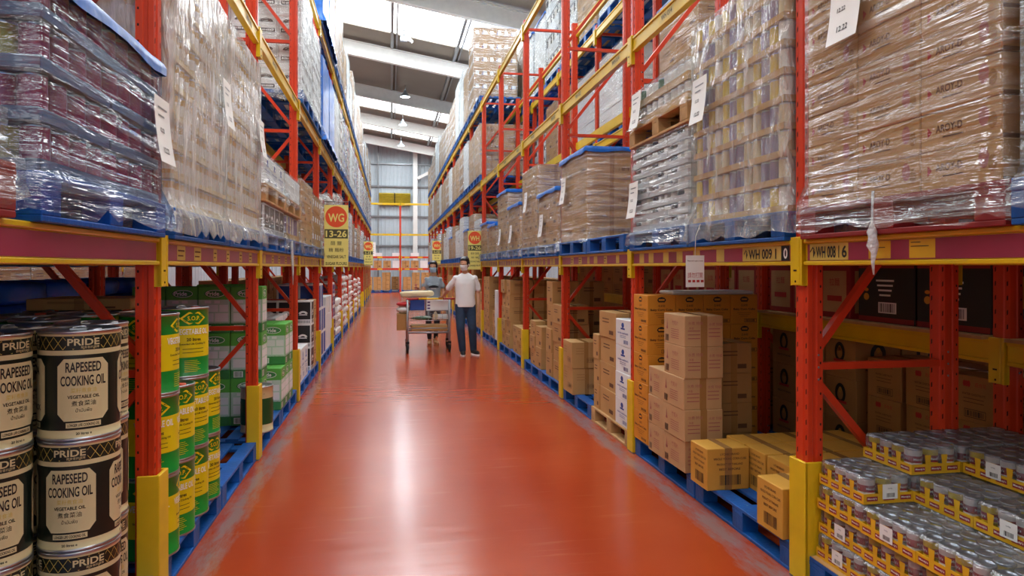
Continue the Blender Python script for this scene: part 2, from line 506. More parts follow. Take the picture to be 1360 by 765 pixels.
# fine marks
n4 = N.new('ShaderNodeTexNoise'); n4.inputs['Scale'].default_value = 3.5; n4.inputs['Detail'].default_value = 9
mp4 = N.new('ShaderNodeMapping'); mp4.inputs['Scale'].default_value = (0.5, 5, 1); Lk.new(tc.outputs['Object'], mp4.inputs['Vector']); Lk.new(mp4.outputs['Vector'], n4.inputs['Vector'])
r4 = N.new('ShaderNodeMapRange'); r4.inputs['From Min'].default_value = 0.62; r4.inputs['From Max'].default_value = 0.75; r4.inputs['To Max'].default_value = 0.35; Lk.new(n4.outputs['Fac'], r4.inputs['Value'])
mx2 = N.new('ShaderNodeMixRGB'); mx2.inputs[2].default_value = lin('c4683f'); Lk.new(r4.outputs['Result'], mx2.inputs[0]); Lk.new(mx.outputs[0], mx2.inputs[1])
Lk.new(mx2.outputs[0], p.inputs['Base Color'])
r5 = N.new('ShaderNodeMapRange'); r5.inputs['To Min'].default_value = 0.12; r5.inputs['To Max'].default_value = 0.28; Lk.new(n4.outputs['Fac'], r5.inputs['Value']); Lk.new(r5.outputs['Result'], p.inputs['Roughness'])
bp = N.new('ShaderNodeBump'); bp.inputs['Strength'].default_value = 0.05; bp.inputs['Distance'].default_value = 0.02
n6 = N.new('ShaderNodeTexNoise'); n6.inputs['Scale'].default_value = 2.2; n6.inputs['Detail'].default_value = 4; Lk.new(mp4.outputs['Vector'], n6.inputs['Vector'])
Lk.new(n6.outputs['Fac'], bp.inputs['Height']); Lk.new(bp.outputs['Normal'], p.inputs['Normal'])
p.inputs['Specular IOR Level'].default_value = 0.45
X0, X1, Y0, Y1 = -9.0, 10.5, -7.4, 45.2
b = MB(); b.box(X0, Y0, -0.12, X1, Y1, 0, fm); setting('floor', b)
b = MB(); b.box(LX - 0.3, 26.6, 0.0, RX + 0.3, 26.68, 0.004, mat('pale_floor_line', 'b58a80', 0.4)); tag(b.build('trim_1'), kind='structure')

# walls: ribbed cladding
clad = mat('pale_cladding', 'b3bfc6', 0.45, var=0.03)


def ribbed(name, p0, p1, h0, h1, inward, pitch=0.25):
    """wall between p0 and p1 (xy), heights h0/h1 at the two ends, ribs standing off towards inward"""
    b = MB(); a = Vector((p0[0], p0[1], 0)); c = Vector((p1[0], p1[1], 0)); d = c - a; L = d.length; d.normalize(); w = Vector((inward[0], inward[1], 0))
    n = int(L / pitch); pts = []
    for i in range(n):
        for t, o in ((0.0, 0), (0.55, 0), (0.66, 0.03), (0.9, 0.03)):
            pts.append((a + d * ((i + t) * L / n) + w * o, (i + t) / n))
    pts.append((c.copy(), 1.0))
    vs = []
    for q, t in pts:
        vs += [(q.x, q.y, 0), (q.x, q.y, h0 + (h1 - h0) * t)]
    b.add(vs, [(2 * i, 2 * i + 2, 2 * i + 3, 2 * i + 1) for i in range(len(pts) - 1)], clad)
    o2 = a - w * 0.12; o3 = c - w * 0.12
    b.add([(o2.x, o2.y, 0), (o3.x, o3.y, 0), (o3.x, o3.y, h1), (o2.x, o2.y, h0), (a.x, a.y, h0), (c.x, c.y, h1)], [(0, 1, 2, 3), (3, 2, 5, 4)], clad)
    return setting(name, b)


ribbed('wall_back', (X0, 45.0), (X1, 45.0), roof_z(X0) + 0.3, roof_z(X1) + 0.3, (0, -1))
ribbed('wall_left', (X0, Y0), (X0, Y1), roof_z(X0) + 0.3, roof_z(X0) + 0.3, (1, 0), 0.5)
ribbed('wall_right', (X1, Y0), (X1, Y1), roof_z(X1) + 0.3, roof_z(X1) + 0.3, (-1, 0), 0.5)
b = MB()
for z in (2.9, 4.8, 6.75, 8.2):
    b.box(X0 + 0.2, 44.85, z, X1 - 0.2, 44.95, z + 0.09, M['grey'])
setting('trim_2', b)
# steel column and brace against the back wall
wsteel = mat('white_steel', 'dfe0dc', 0.45, var=0.04)
b = MB(); b.box(1.42, 44.45, 0, 1.7, 44.8, 9.4, wsteel); b.bar((1.7, 44.6, 7.3), (4.2, 44.6, 8.6), 0.18, 0.18, wsteel); b.box(1.3, 44.3, 0, 1.82, 44.84, 0.05, wsteel)
setting('wall_back_column', b)
b = MB(); b.box(-0.83, 44.7, 0.0, -0.75, 44.84, 9.6, M['grey']); setting('trim_3', b)

# roof deck with roof lights left open between the rafters
deckm = mat('roof_lining', '8d877c', 0.7, var=0.06, nscale=0.6)
RAFT = [19.5 - 6 * k for k in range(5, 0, -1)] + [19.5, 25.5, 31.5, 37.5, 43.5]
LIGHTS = [(-5.0, -3.6), (1.6, 3.2), (8.2, 9.8), (14.6, 16.4), (20.0, 24.2), (33.6, 36.6), (38.6, 42.4)]  # the four nearest strips, overhead and behind, are added to light the aisle
pane_m = bpy.data.materials.new('roof_light_daylight'); pane_m.use_nodes = True
e = pane_m.node_tree.nodes['Principled BSDF']; e.inputs['Base Color'].default_value = (0.9, 0.9, 0.9, 1)
e.inputs['Emission Color'].default_value = (0.95, 0.98, 1.0, 1); e.inputs['Emission Strength'].default_value = SKY_E
b = MB(); ys = [Y0]
for a, c in LIGHTS:
    a = max(a, Y0)
    if a > ys[-1]: pass
    ys += [a, c]
ys.append(Y1)
for i in range(0, len(ys), 2):
    y0, y1 = ys[i], ys[i + 1]
    if y1 - y0 < 0.01: continue
    b.add([(X0, y0, roof_z(X0)), (X1, y0, roof_z(X1)), (X1, y1, roof_z(X1)), (X0, y1, roof_z(X0)),
           (X0, y0, roof_z(X0) + 0.12), (X1, y0, roof_z(X1) + 0.12), (X1, y1, roof_z(X1) + 0.12), (X0, y1, roof_z(X0) + 0.12)],
          [(0, 1, 2, 3)[::-1], (4, 5, 6, 7), (0, 1, 5, 4), (2, 3, 7, 6), (1, 2, 6, 5), (3, 0, 4, 7)], deckm)
setting('ceiling', b)
pane_far = pane_m.copy(); pane_far.name = 'roof_light_old_pane'; pane_far.node_tree.nodes['Principled BSDF'].inputs['Emission Strength'].default_value = 4.0  # same pane with weaker emission, set lower to dim the far floor
wi = 1
for a, c in LIGHTS:
    a = max(a, Y0)
    for x0, x1 in ((-9, -6.7), (-6.6, -4.4), (-4.3, -2.15), (-2.05, 0.0), (0.1, 2.25), (2.35, 4.5), (4.6, 6.8), (6.9, 10.5)):
        b = MB(); z0, z1 = roof_z(x0) + 0.05, roof_z(x1) + 0.05
        b.add([(x0, a, z0), (x1, a, z1), (x1, c, z1), (x0, c, z0), (x0, a, z0 + .03), (x1, a, z1 + .03), (x1, c, z1 + .03), (x0, c, z0 + .03)],
              [(3, 2, 1, 0), (4, 5, 6, 7), (0, 1, 5, 4), (1, 2, 6, 5), (2, 3, 7, 6), (3, 0, 4, 7)], pane_m if a < 30 else pane_far)
        tag(b.build('window_%d' % wi), kind='structure'); wi += 1
# longitudinal steel between the roof lights
for k, x in enumerate((-6.65, -4.35, -2.1, 0.05, 2.3, 4.55, 6.85)):
    b = MB(); z = roof_z(x)
    b.box(x - 0.05, Y0, z - 0.16, x + 0.05, Y1 - 0.3, z + 0.1, M['grey']); b.box(x + 0.14, Y0, z - 0.12, x + 0.19, Y1 - 0.3, z + 0.06, M['grey'])
    setting('ceiling_purlin_%d' % (k + 1), b)
for k, y in enumerate(RAFT):
    b = MB()
    for w, t0, t1 in ((0.2, -0.02, -0.05), (0.04, -0.05, -0.52), (0.2, -0.52, -0.56)):
        vs = []
        for x in (X0, X1):
            z = roof_z(x) - 0.12
            vs += [(x, y - w / 2, z + t0), (x, y + w / 2, z + t0), (x, y + w / 2, z + t1), (x, y - w / 2, z + t1)]
        b.add(vs, [(0, 3, 2, 1), (4, 5, 6, 7), (0, 4, 7, 3), (1, 2, 6, 5), (0, 1, 5, 4), (3, 7, 6, 2)], wsteel)
    setting('ceiling_rafter_%d' % (k + 1), b)

# louvre in the back wall
b = MB(); b.box(-0.75, 44.8, 5.55, 1.25, 44.93, 6.35, mat('louvre_yellow', 'b9a22a', 0.5))
for i in range(8):
    z = 5.57 + i * 0.098
    b.bar((-0.74, 44.76, z + 0.03), (1.24, 44.76, z + 0.03), 0.09, 0.02, mat('louvre_yellow', 'b9a22a', 0.5), up=(0, -0.5, 1))
b.box(0.22, 44.7, 5.55, 0.28, 44.8, 6.35, M['rubber'])
tag(b.build('wall_louvre'), 'yellow slatted vent high in the far cladding wall', 'vent')

# high bay lamps
lampg = mat('lamp_body', '9aa4aa', 0.4, metal=0.4)
lens = bpy.data.materials.new('lamp_lens'); lens.use_nodes = True
e = lens.node_tree.nodes['Principled BSDF']; e.inputs['Emission Color'].default_value = (0.82, 0.95, 1, 1); e.inputs['Emission Strength'].default_value = LAMP_E
for k, (y, w) in enumerate(((6.5, 'over the nearest part of the aisle'), (13, 'over the aisle before the first visible rafter'), (22, 'hung under the big bright roof light'), (30.2, 'second along above the aisle'), (36.2, 'third along, under the small far roof light'), (42.4, 'last one before the far wall'))):
    x = 0.62; z = 9.0; t = empty('high_bay_lamp', (x, y, z)); tag(t, 'grey high bay lamp ' + w, 'ceiling lamp', 'high bay lamps over the aisle')
    b = MB(); b.lathe([(0.04, 0.3), (0.07, 0.22), (0.1, 0.16), (0.24, 0.0), (0.245, -0.01), (0.22, -0.005)], lampg, 20); b.build('reflector', t)
    b = MB(); b.lathe([(0.0, -0.002), (0.2, -0.004)], lens, 20, smooth=False); b.add([], [], lens); b.build('lens', t)
    b = MB(); b.tube([(0, 0, 0.3), (0, 0, roof_z(x) - z - 0.1)], 0.012, M['grey']); b.build('hanger', t)
    area('high_bay_light', (x, y, z - 0.05), 0.4, 0.4, 60, (0, 0, 0), (0.86, 0.95, 1))
# small camera on a drop pole
t = empty('security_camera', (0.42, 22.2, 8.9)); tag(t, 'small security camera on a drop pole in front of the bright roof light', 'camera', None)
b = MB(); b.tube([(0, 0, 0), (0, 0, roof_z(0.4) - 8.9)], 0.02, M['grey']); b.build('drop_pole', t)
b = MB(); b.box(-0.12, -0.06, -0.1, 0.1, 0.06, 0.08, lampg, 0.01); b.build('housing', t)
b = MB(); b.tube([(0.14, -0.05, -0.02), (0.26, -0.12, -0.14)], 0.05, M['white'], 10); b.build('camera_head', t)
# ------------------------------------------------------------ rack steel
DEP = 0.85
PW, PD = 0.1, 0.085


def post_mesh(h, d=PD):
    b = MB(); o = M['orange']
    # open section: aisle face with raised centre, flanges with a groove
    prof = [(0.006, 0), (0.006, 0.028), (0, 0.034), (0, 0.066), (0.006, 0.072), (0.006, 0.1), (0.03, 0.1), (0.036, 0.094), (0.05, 0.094), (0.056, 0.1), (d, 0.1), (d, 0.0), (0.056, 0.0), (0.05, 0.006), (0.036, 0.006), (0.03, 0.0)]
    n = len(prof)
    vs = [(x, y, 0.0) for x, y in prof] + [(x, y, h) for x, y in prof]
    b.add(vs, [(i, (i + 1) % n, (i + 1) % n + n, i + n)[::-1] for i in range(n)] + [tuple(range(n)), tuple(range(2 * n - 1, n - 1, -1))][::1], o)
    z = 0.1
    while z < h - 0.05:
        for y in (0.014, 0.086):
            b.quad((-0.0006 + .006 * (y < 0.028 or y > .072), y + 0.004, z), (-0.0006 + .006 * (y < 0.028 or y > .072), y - 0.004, z + 0.006), (-0.0006 + .006 * (y < 0.028 or y > .072), y - 0.004, z + 0.03), (-0.0006 + .006 * (y < 0.028 or y > .072), y + 0.004, z + 0.024), M['orange_d'])
        for ys, s in ((-0.0008, 1), (0.1008, -1)):
            xx = d - 0.012
            b.add([(xx - 0.004, ys, z), (xx + 0.004, ys, z), (xx + 0.004, ys, z + 0.012), (xx - 0.004, ys, z + 0.012)], [(0, 1, 2, 3) if s > 0 else (3, 2, 1, 0)], M['orange_d'])
        z += 0.075
    return b.mesh('post')


def guard_mesh():
    b = MB(); y = mat('guard_yellow', 'e6c018', 0.45, var=0.08, wear='57511f', wear_amt=0.7)
    b.box(-0.022, -0.017, 0.009, -0.004, 0.117, 0.6, y, 0.003); b.box(-0.02, -0.017, 0.009, 0.075, -0.004, 0.6, y, 0.003); b.box(-0.02, 0.104, 0.009, 0.075, 0.117, 0.6, y, 0.003)
    return b.mesh('column_guard')


FH = 5.33


def frame_parts(guard=True):
    pm = post_mesh(FH); parts = [('post', pm), ('post', pm, None, (DEP - PD, 0, 0))]
    x0, x1 = 0.05, DEP - 0.05; z = 0.3; k = 0; bolts = MB()
    lv = [0.12, 1.06, 2.09, 3.12, 4.15, 5.2]
    for i, z in enumerate(lv):
        if i in (1, 3, 4, 5):
            b = MB(); b.bar((x0, 0.05, z), (x1, 0.05, z), 0.04, 0.035, M['orange']); parts.append(('horizontal_brace', b.mesh('horizontal_brace')))
        if i < len(lv) - 1:
            b = MB(); p, q = (x0, z + 0.04), (x1, lv[i + 1] - 0.04)
            if i in (0, 2): p, q = (x1, z + 0.04), (x0, lv[i + 1] - 0.04)
            b.bar((p[0], 0.05, p[1]), (q[0], 0.05, q[1]), 0.04, 0.035, M['orange']); parts.append(('diagonal_brace', b.mesh('diagonal_brace')))
        for x in (0.062, DEP - 0.062):
            for dz in (-0.06, 0, 0.06):
                bolts.ell((x, -0.002, z + dz), (0.006, 0.004, 0.006), M['grey'], 6, 4)
    parts.append(('bolts', bolts.mesh('bolts')))
    b = MB(); b.box(-0.02, -0.02, 0, 0.12, 0.12, 0.008, M['grey']); parts.append(('base_plate', b.mesh('base_plate')))
    if guard: parts.append(('column_guard', guard_mesh(), 'yellow impact guard at the foot of the upright'))
    return parts


FR = Proto('rack_frame', frame_parts(True), 'rack frame', 'rack upright frames')
FRB = Proto('rack_frame', frame_parts(False), 'rack frame', 'rack upright frames')
SPAN = BAY - PW


def beam_parts(kind):
    b = MB(); y = M['yellow']; h = 0.125
    if kind == 'strip':       # with price channel
        b.box(-0.02, 0, 0.0, 0.03, SPAN, 0.018, y, 0.003); b.box(-0.02, 0, h - 0.02, 0.03, SPAN, h, y, 0.004); b.box(-0.006, 0, 0.018, 0.03, SPAN, h - 0.02, y)
    else:
        b.box(-0.018, 0, 0.0, 0.03, SPAN, 0.022, y, 0.004); b.box(-0.018, 0, h - 0.022, 0.03, SPAN, h, y, 0.004); b.box(-0.008, 0, 0.02, 0.03, SPAN, h - 0.02, y)
    parts = [('beam', b.mesh('beam'))]
    b = MB()
    b.box(-0.026, -0.075, -0.1, -0.001, -0.003, 0.14, y, 0.004); b.box(-0.026, -0.015, -0.1, 0.028, -0.003, 0.14, y)
    b.box(-0.028, -0.055, -0.03, -0.0265, -0.03, -0.022, M['orange_d']); b.ell((-0.027, -0.045, -0.08), (0.003, 0.006, 0.006), M['orange_d'], 8, 4)
    parts.append(('bracket', b.mesh('bracket')))
    b = MB(); e = SPAN
    b.box(-0.026, e + 0.003, -0.1, -0.001, e + 0.022, 0.14, y, 0.003); b.box(-0.026, e + 0.003, -0.1, 0.028, e + 0.012, 0.14, y)
    parts.append(('bracket', b.mesh('bracket')))
    return parts


def bmap(off): return lambda u, v: (off, -u, v)      # u runs towards -y


def strip_part(style, seed):
    r = random.Random(seed); b = MB(); mp = bmap(-0.0105); mp2 = bmap(-0.0122)
    b.box(-0.0100, 0.02, 0.022, -0.0065, SPAN - 0.02, 0.1, M['magenta'])
    if style == 'wh9':
        rect(b, mp, -0.5, .024, -0.03, .1, M['paley']); b.text('WH 009 1', mp2, -0.29, .061, 0.055, M['black'], w=0.28); b.text('0', mp2, -0.065, .061, 0.055, M['white']); b.text('↑', mp2, -0.46, .061, 0.055, M['black'])
        rect(b, bmap(-0.0115), -0.105, .024, -0.03, .1, M['black'])
        for a in (0.72, 1.05, 1.32, 1.56, 1.85, 2.05): rect(b, mp, -a - 0.1, .024, -a, .1, M['paley'])
    elif style == 'wh8':
        rect(b, mp, -2.26, .024, -1.98, .1, M['paley']); b.text('↑', mp2, -2.235, .061, 0.055, M['black']); b.text('WH 008 1', mp2, -2.125, .061, 0.055, M['black'], w=0.17)
        b.text('6', mp2, -2.005, .061, 0.055, M['black'])
        for a in (1.72, 1.49): 
            rect(b, mp, -a - 0.13, .026, -a, .098, mat('price_ticket', 'dcae20', 0.5)); rect(b, mp2, -a - 0.12, .07, -a - 0.03, .073, M['black']); rect(b, mp2, -a - 0.12, .085, -a - 0.07, .088, M['black'])
    else:
        x = 0.05 + (0.0 if style == 'far' else 0.2)
        if style == 'code':
            rect(b, mp, -SPAN + 0.03, .024, -SPAN + 0.22, .1, M['paley'])
            for i in range(5): rect(b, mp2, -SPAN + 0.06 + i * 0.03, .035, -SPAN + 0.078 + i * 0.03, .09, M['brownp'])
            return b.mesh('price_strip')
        if style == 'plain':
            rect(b, mp, -0.18, .024, -0.03, .1, M['paley']); return b.mesh('price_strip')
        while x < SPAN - 0.15:
            w = r.uniform(0.08, 0.14)
            rect(b, mp, -x - w, .026, -x, .098, M['paley'])
            if r.random() < 0.7:
                rect(b, mp2, -x - w + 0.01, .07, -x - 0.02, .078, M['brownp']); rect(b, mp2, -x - w + 0.01, .045, -x - 0.04, .052, M['brownp'])
            x += w + r.uniform(0.03, 0.2) + (0.1 if style == 'few' else 0)
    return b.mesh('price_strip')


BP = {'strip': beam_parts('strip'), 'plain': beam_parts('plain')}


def label_part(txt, y):
    b = MB(); mp = bmap(-0.0095); rect(b, mp, -y - 0.13, .03, -y + 0.13, .095, M['paley']); b.text(txt, bmap(-0.0105), -y, .0625, 0.04, M['black'], w=0.2); return b.mesh('location_label')


TXTW = ['WH 013', 'WH 014', 'WH 012']


def rack_row(side, x, y_first, n0, n1, back=False, levels=(1, 2, 3), lowbeams=()):
    """x: aisle face. frames n0..n1 at y_first + k*BAY; bays between them"""
    rot = 0 if side == 'right' else PI
    where = ('rear rack' if back else 'aisle rack') + ' on the ' + side
    for k in range(n0, n1 + 1):
        y = y_first + k * BAY
        if side == 'left': y += PW
        word = 'before the first visible upright' if k < 0 else ord_(k + 1) + ' from the viewer'
        (FRB if back else FR).place((x, y, 0), rot, 'orange upright frame, %s, %s' % (word, where))
    for k in range(n0, n1):
        yb = y_first + k * BAY + PW
        if side == 'left': yb += SPAN
        bay = k + 2
        for lv in levels:
            z = LEV[lv] - 0.125
            for e in ((0,) if back and lv == 1 else (0, 1)):
                dx = 0 if e == 0 else DEP
                loc = (x + (dx if side == 'right' else -dx), yb, z); r_ = rot
                parts = list(BP['plain'])
                if e == 1:
                    r_ = rot + PI; loc = (loc[0], yb + (SPAN if side == 'right' else -SPAN), z)
                if e == 0 and lv == 1 and not back:
                    st = 'many'
                    if side == 'right': st = {-1: 'wh8', 0: 'wh9', 1: 'few'}.get(k, 'many')
                    else: st = {-1: 'code', 0: 'few', 1: 'few'}.get(k, 'many')
                    parts = list(BP['strip']) + [('price_strip', strip_part(st, k + (50 if side == 'left' else 0)), 'magenta price strip with yellow tickets')]
                elif e == 0 and lv == 2 and not back:
                    parts = parts + [('location_label', label_part(TXTW[k % 3], 0.35)), ('location_label', label_part(TXTW[(k + 1) % 3], 1.6))]
                lab = 'yellow beam, %s edge, %s shelf, %s bay, %s' % ('front' if e == 0 else 'rear', ['', 'lowest', 'middle', 'top'][lv], ord_(bay), where)
                Proto('rack_beam', parts, 'rack beam', 'rack beams').place(loc, r_, lab)
        for z in lowbeams:
            Proto('rack_beam', BP['plain'], 'rack beam', 'rack beams').place((x, yb, z), rot, 'yellow low beam near the floor, %s bay, %s' % (ord_(bay), where))


rack_row('right', RX, RY, -1, NB, False)
rack_row('left', LX, LY, -1, NB, False)
BRX = RX + DEP + 0.3; BLX = LX - DEP - 0.3
rack_row('right', BRX, RY, -1, 12, True, (2, 3), (1.04,))
rack_row('left', BLX, LY, -1, 12, True, (2, 3))

# rack across the far wall
t_y = 42.3
for k in range(4):
    x = -2.9 + k * 1.95 if k < 2 else (0.63 if k == 2 else 3.3)
xs = [-2.6, 0.63, 3.3]
for k, x in enumerate(xs):
    o = FRB.place((x, t_y, 0), PI / 2, 'orange upright frame of the far wall rack, %s from the left' % ord_(k + 1))
for k in range(2):
    w = xs[k + 1] - xs[k] - PW
    for lv, z in enumerate((1.38, 2.1, 3.48, 5.35)):
        b = MB(); b.box(0, -0.03, 0, w, 0.02, 0.12, M['orange'] if lv < 2 else M['yellow'], 0.004)
        for q in range(3): b.box(0.2 + q * 0.8, -0.034, 0.02, 0.5 + q * 0.8, -0.031, 0.1, M['paley'] if lv > 1 else M['yellow'])
        t = empty('rack_beam', (xs[k], t_y, z)); tag(t, '%s beam of the far wall rack, %s bay, %s level' % ('orange' if lv < 2 else 'yellow', ord_(k + 1), ord_(lv + 1)), 'rack beam', 'far wall rack beams')
        b.build('beam', t)
        for xx in (0.0, w - 0.04):
            b = MB(); b.box(xx, -0.036, -0.06, xx + 0.05, -0.03, 0.16, M['yellow']); b.build('bracket', t)

# ------------------------------------------------------------ pallets
PX, PY, PH = 1.1, 1.12, 0.15


def pallet_parts(mt, detail=True, px=PX, py=PY):
    b = MB(); n = 7; w = px
    # deck boards run along y?  boards lie parallel to the aisle; blocks below
    bw = 0.1; gap = (px - n * bw) / (n - 1)
    for i in range(n):
        x = -px / 2 + i * (bw + gap); b.box(x, -py / 2, PH - 0.02, x + bw, py / 2, PH, mt, 0.003)
    deck = b.mesh('deck')
    b = MB()
    for y in (-py / 2, -0.06, py / 2 - 0.12): b.box(-px / 2, y, PH - 0.04, px / 2, y + 0.12, PH - 0.02, mt)
    cross = b.mesh('stringer_boards')
    b = MB()
    for x in (-px / 2, -0.05, px / 2 - 0.1): b.box(x, -py / 2, 0, x + 0.1, py / 2, 0.02, mt, 0.003)
    base = b.mesh('base_boards')
    b = MB(); b.box(-0.05, -0.06, 0.02, 0.05, 0.06, PH - 0.04, mt, 0.003); blk = b.mesh('block')
    parts = [('deck', deck), ('stringer', cross), ('base_boards', base)]
    for x in (-px / 2 + 0.05, 0, px / 2 - 0.05):
        for y in (-py / 2 + 0.06, 0, py / 2 - 0.06): parts.append(('block', blk, None, (x, y, 0)))
    return parts


def flat(parts, name):
    """all parts in one mesh, for pallets only a few pixels big"""
    vs, fs, ms = [], [], []
    mats = []
    for p in parts:
        off = p[3] if len(p) > 3 and p[3] else (0, 0, 0); b = len(vs)
        for mt in p[1].materials:
            if mt not in mats: mats.append(mt)
        vs += [tuple(Vector(v.co) + Vector(off[:3])) for v in p[1].vertices]
        for f in p[1].polygons:
            fs.append(tuple(i + b for i in f.vertices)); ms.append(mats.index(p[1].materials[f.material_index]))
    me = bpy.data.meshes.new(name); me.from_pydata(vs, [], fs)
    for mt in mats: me.materials.append(mt)
    me.polygons.foreach_set('material_index', ms); me.update(); return me


_pp = {k: pallet_parts(M[k]) for k in ('blue', 'wood', 'maroon')}
PAL = {k: Proto('pallet', _pp[k], 'pallet', 'pallets') for k in _pp}
PALF = {k: Proto('pallet', [], 'pallet', 'pallets', flat(_pp[k], 'pallet')) for k in _pp}
PCOL = {'blue': 'blue', 'wood': 'bare wooden', 'maroon': 'dark red'}
LEVN = ['floor', 'lowest shelf', 'middle shelf', 'top shelf']


def slot(side, i, j, lv, back=False):
    """centre of pallet place j (0 = nearer) in bay i (0 = the bay cut by the frame edge)"""
    if side == 'right':
        s = RY + BAY * (i - 1) + PW; x = (BRX if back else RX) - (0.05 if lv else 0.0) + PX / 2
        if back: x += 0.06
    else:
        s = LY + BAY * (i - 1) + PW; x = (BLX if back else LX) + (0.05 if lv else 0.0) - PX / 2
        if back: x -= 0.06
    y = s + 0.02 + PY / 2 if j == 0 else s + SPAN - 0.02 - PY / 2
    return x, y


def place_name(side, i, j, lv, back=False):
    return '%s half of %s bay, %s, %s%s' % (('near', 'far')[j], ord_(i + 1), LEVN[lv], side, ' rear rack' if back else ' rack')


def pallet(side, i, j, lv, kind='blue', back=False, dz=0, note='pallet', dx=0, dy=0, rot=0):
    x, y = slot(side, i, j, lv, back)
    P = PAL if (i <= 4 and not back) else PALF
    return P[kind].place((x + dx, y + dy, LEV[lv] + dz), rot, '%s %s, %s' % (PCOL[kind], note, place_name(side, i, j, lv, back)))


# ------------------------------------------------------------ cartons
def carton_mesh(lx, ly, h, board, prints=None, tape=True, tapem=None, ch=0.004, name='carton'):
    b = MB(); b.box(-lx / 2, -ly / 2, 0, lx / 2, ly / 2, h - 0.0005, board, ch)
    # flaps meet along the middle of the top; a strip of tape over them
    tm = tapem or M['tape']
    b.box(-0.0015, -ly / 2 + ch, h - 0.0004, 0.0015, ly / 2 - ch, h, M['seam'])
    if tape:
        w = 0.024
        b.box(-w, -ly / 2 - 0.0006, h - 0.0002, w, ly / 2 + 0.0006, h + 0.0004, tm)
        for s in ('Y-', 'Y+'):
            mp, W = face(s, lx, ly, h, 0.0006); rect(b, mp, -w, h * 0.0, w, h, tm)
    if prints:
        for s in ('X-', 'X+', 'Y-', 'Y+'):
            mp, W = face(s, lx, ly, h, 0.001); prints(b, mp, W, h, s)
    return b.mesh(name)


def pr_pink(b, mp, W, h, s):
    m = M['pink']
    if s[0] == 'X':
        b.text('竹筍片', mp, 0.02, h * .72, h * .16, m); b.add([mp(-W * .36, h * .52), mp(-W * .30, h * .52), mp(-W * .33, h * .85)], [(0, 1, 2)], m)
        rect(b, mp, -W * .37, h * .48, -W * .29, h * .56, m)
        for k in range(5): rect(b, mp, -W * .14, h * (.5 - k * .07), W * .24, h * (.52 - k * .07), m)
        barcode(b, mp, -W * .42, h * .08, -W * .24, h * .3, M['black'])
    else:
        b.text('水煮 特級', mp, -W * .22, h * .76, h * .11, m); b.text('水煮 特級', mp, W * .3, h * .72, h * .1, m)
        b.text('净重', mp, -W * .33, h * .6, h * .08, m)
        for k in range(3): rect(b, mp, -W * .42, h * (.5 - k * .12), -W * .1, h * (.53 - k * .12), m); rect(b, mp, W * .12, h * (.56 - k * .12), W * .42, h * (.59 - k * .12), m)


def pr_corn(b, mp, W, h, s):
    k = M['black']; big = s[0] == 'Y'
    cy = h * .84; r = W * (.16 if big else .12)
    b.add([mp(-r, cy), mp(-r * .7, cy - h * .08), mp(r * .7, cy - h * .08), mp(r, cy), mp(r * .7, cy + h * .07), mp(0, cy + h * .1), mp(-r * .7, cy + h * .07)], [tuple(range(7))], k)
    mp2 = (lambda mp_: (lambda u, v: tuple(Vector(mp_(u, v)) + (Vector(mp_(u, v)) - Vector((0, 0, mp_(u, v)[2]))).normalized() * 0.0004)))(mp)
    rect(b, mp2, -r * .65, cy - .008, r * .65, cy + .008, M['cornb'])
    b.text('玉米筍', mp, 0, h * .64, h * .08, k)
    b.text('Baby Corn Cobs', mp, 0, h * .5, h * .09, k, w=W * .8)
    for q in range(3): rect(b, mp, -W * (.26 - q * .06), h * (.38 - q * .06), W * (.26 - q * .06), h * (.39 - q * .06), M['brownp'])
    framep(b, mp, W * .0, h * .06, W * .46, h * .18, 0.003, k) if big else None
    barcode(b, mp, W * .05, h * .08, W * .4, h * .16, k, 10)


def pr_ochre(b, mp, W, h, s):
    k = M['brownp']
    b.text('LYCHEE BRAND', mp, 0.01, h * .86, h * .05, k, w=W * .45)
    b.text('WHOLE YOUNG CORN CUBS', mp, 0.01, h * .75, h * .055, k, w=W * .78)
    b.text('PRODUCT OF THAILAND', mp, 0.01, h * .62, h * .05, k, w=W * .62); b.text('BEST BEFORE', mp, 0.01, h * .5, h * .055, k, w=W * .5)
    barcode(b, mp, -W * .2, h * .12, W * .32, h * .36, M['black'], 14, 4)


def pr_plainbar(b, mp, W, h, s):
    framep(b, mp, W * .02, h * .22, W * .4, h * .4, 0.003, M['brownp']); barcode(b, mp, W * .04, h * .25, W * .38, h * .37, M['brownp'], 11, 2)
    for q in range(3): rect(b, mp, -W * .35, h * (.75 - q * .1), -W * .05, h * (.78 - q * .1), M['kraft3'])


def pr_blueprint(b, mp, W, h, s):
    m = M['bluep']; disc(b, mp, 0, h * .78, W * .09, h * .1, m); rect(b, mp, -W * .14, h * .62, W * .14, h * .68, m)
    b.text('Water Chestnuts' if False else 'WATER CHESTNUTS', mp, 0, h * .48, h * .06, m, w=W * .72)
    for q in range(2): rect(b, mp, -W * .2, h * (.38 - q * .06), W * .2, h * (.395 - q * .06), m)
    barcode(b, mp, W * .05, h * .1, W * .36, h * .24, m, 8)


def pr_logo(b, mp, W, h, s):
    k = M['black']; disc(b, mp, 0, h * .62, W * .17, h * .24, k); 
    m2 = lambda u, v: tuple(Vector(mp(u, v)) + Vector((0, -0.0006, 0)) if s == 'Y-' else Vector(mp(u, v)) + Vector((-0.0006 if s == 'X-' else 0.0006, 0, 0)) if s[0] == 'X' else Vector(mp(u, v)) + Vector((0, 0.0006, 0)))
    disc(b, m2, 0, h * .6, W * .09, h * .14, M['kraft3']); disc(b, m2, 0, h * .7, W * .05, h * .07, M['ochre'])
    rect(b, m2, -W * .2, h * .38, W * .2, h * .44, M['redp']); b.text('PRODUCT OF THAILAND', mp, 0, h * .24, h * .05, k, w=W * .55)


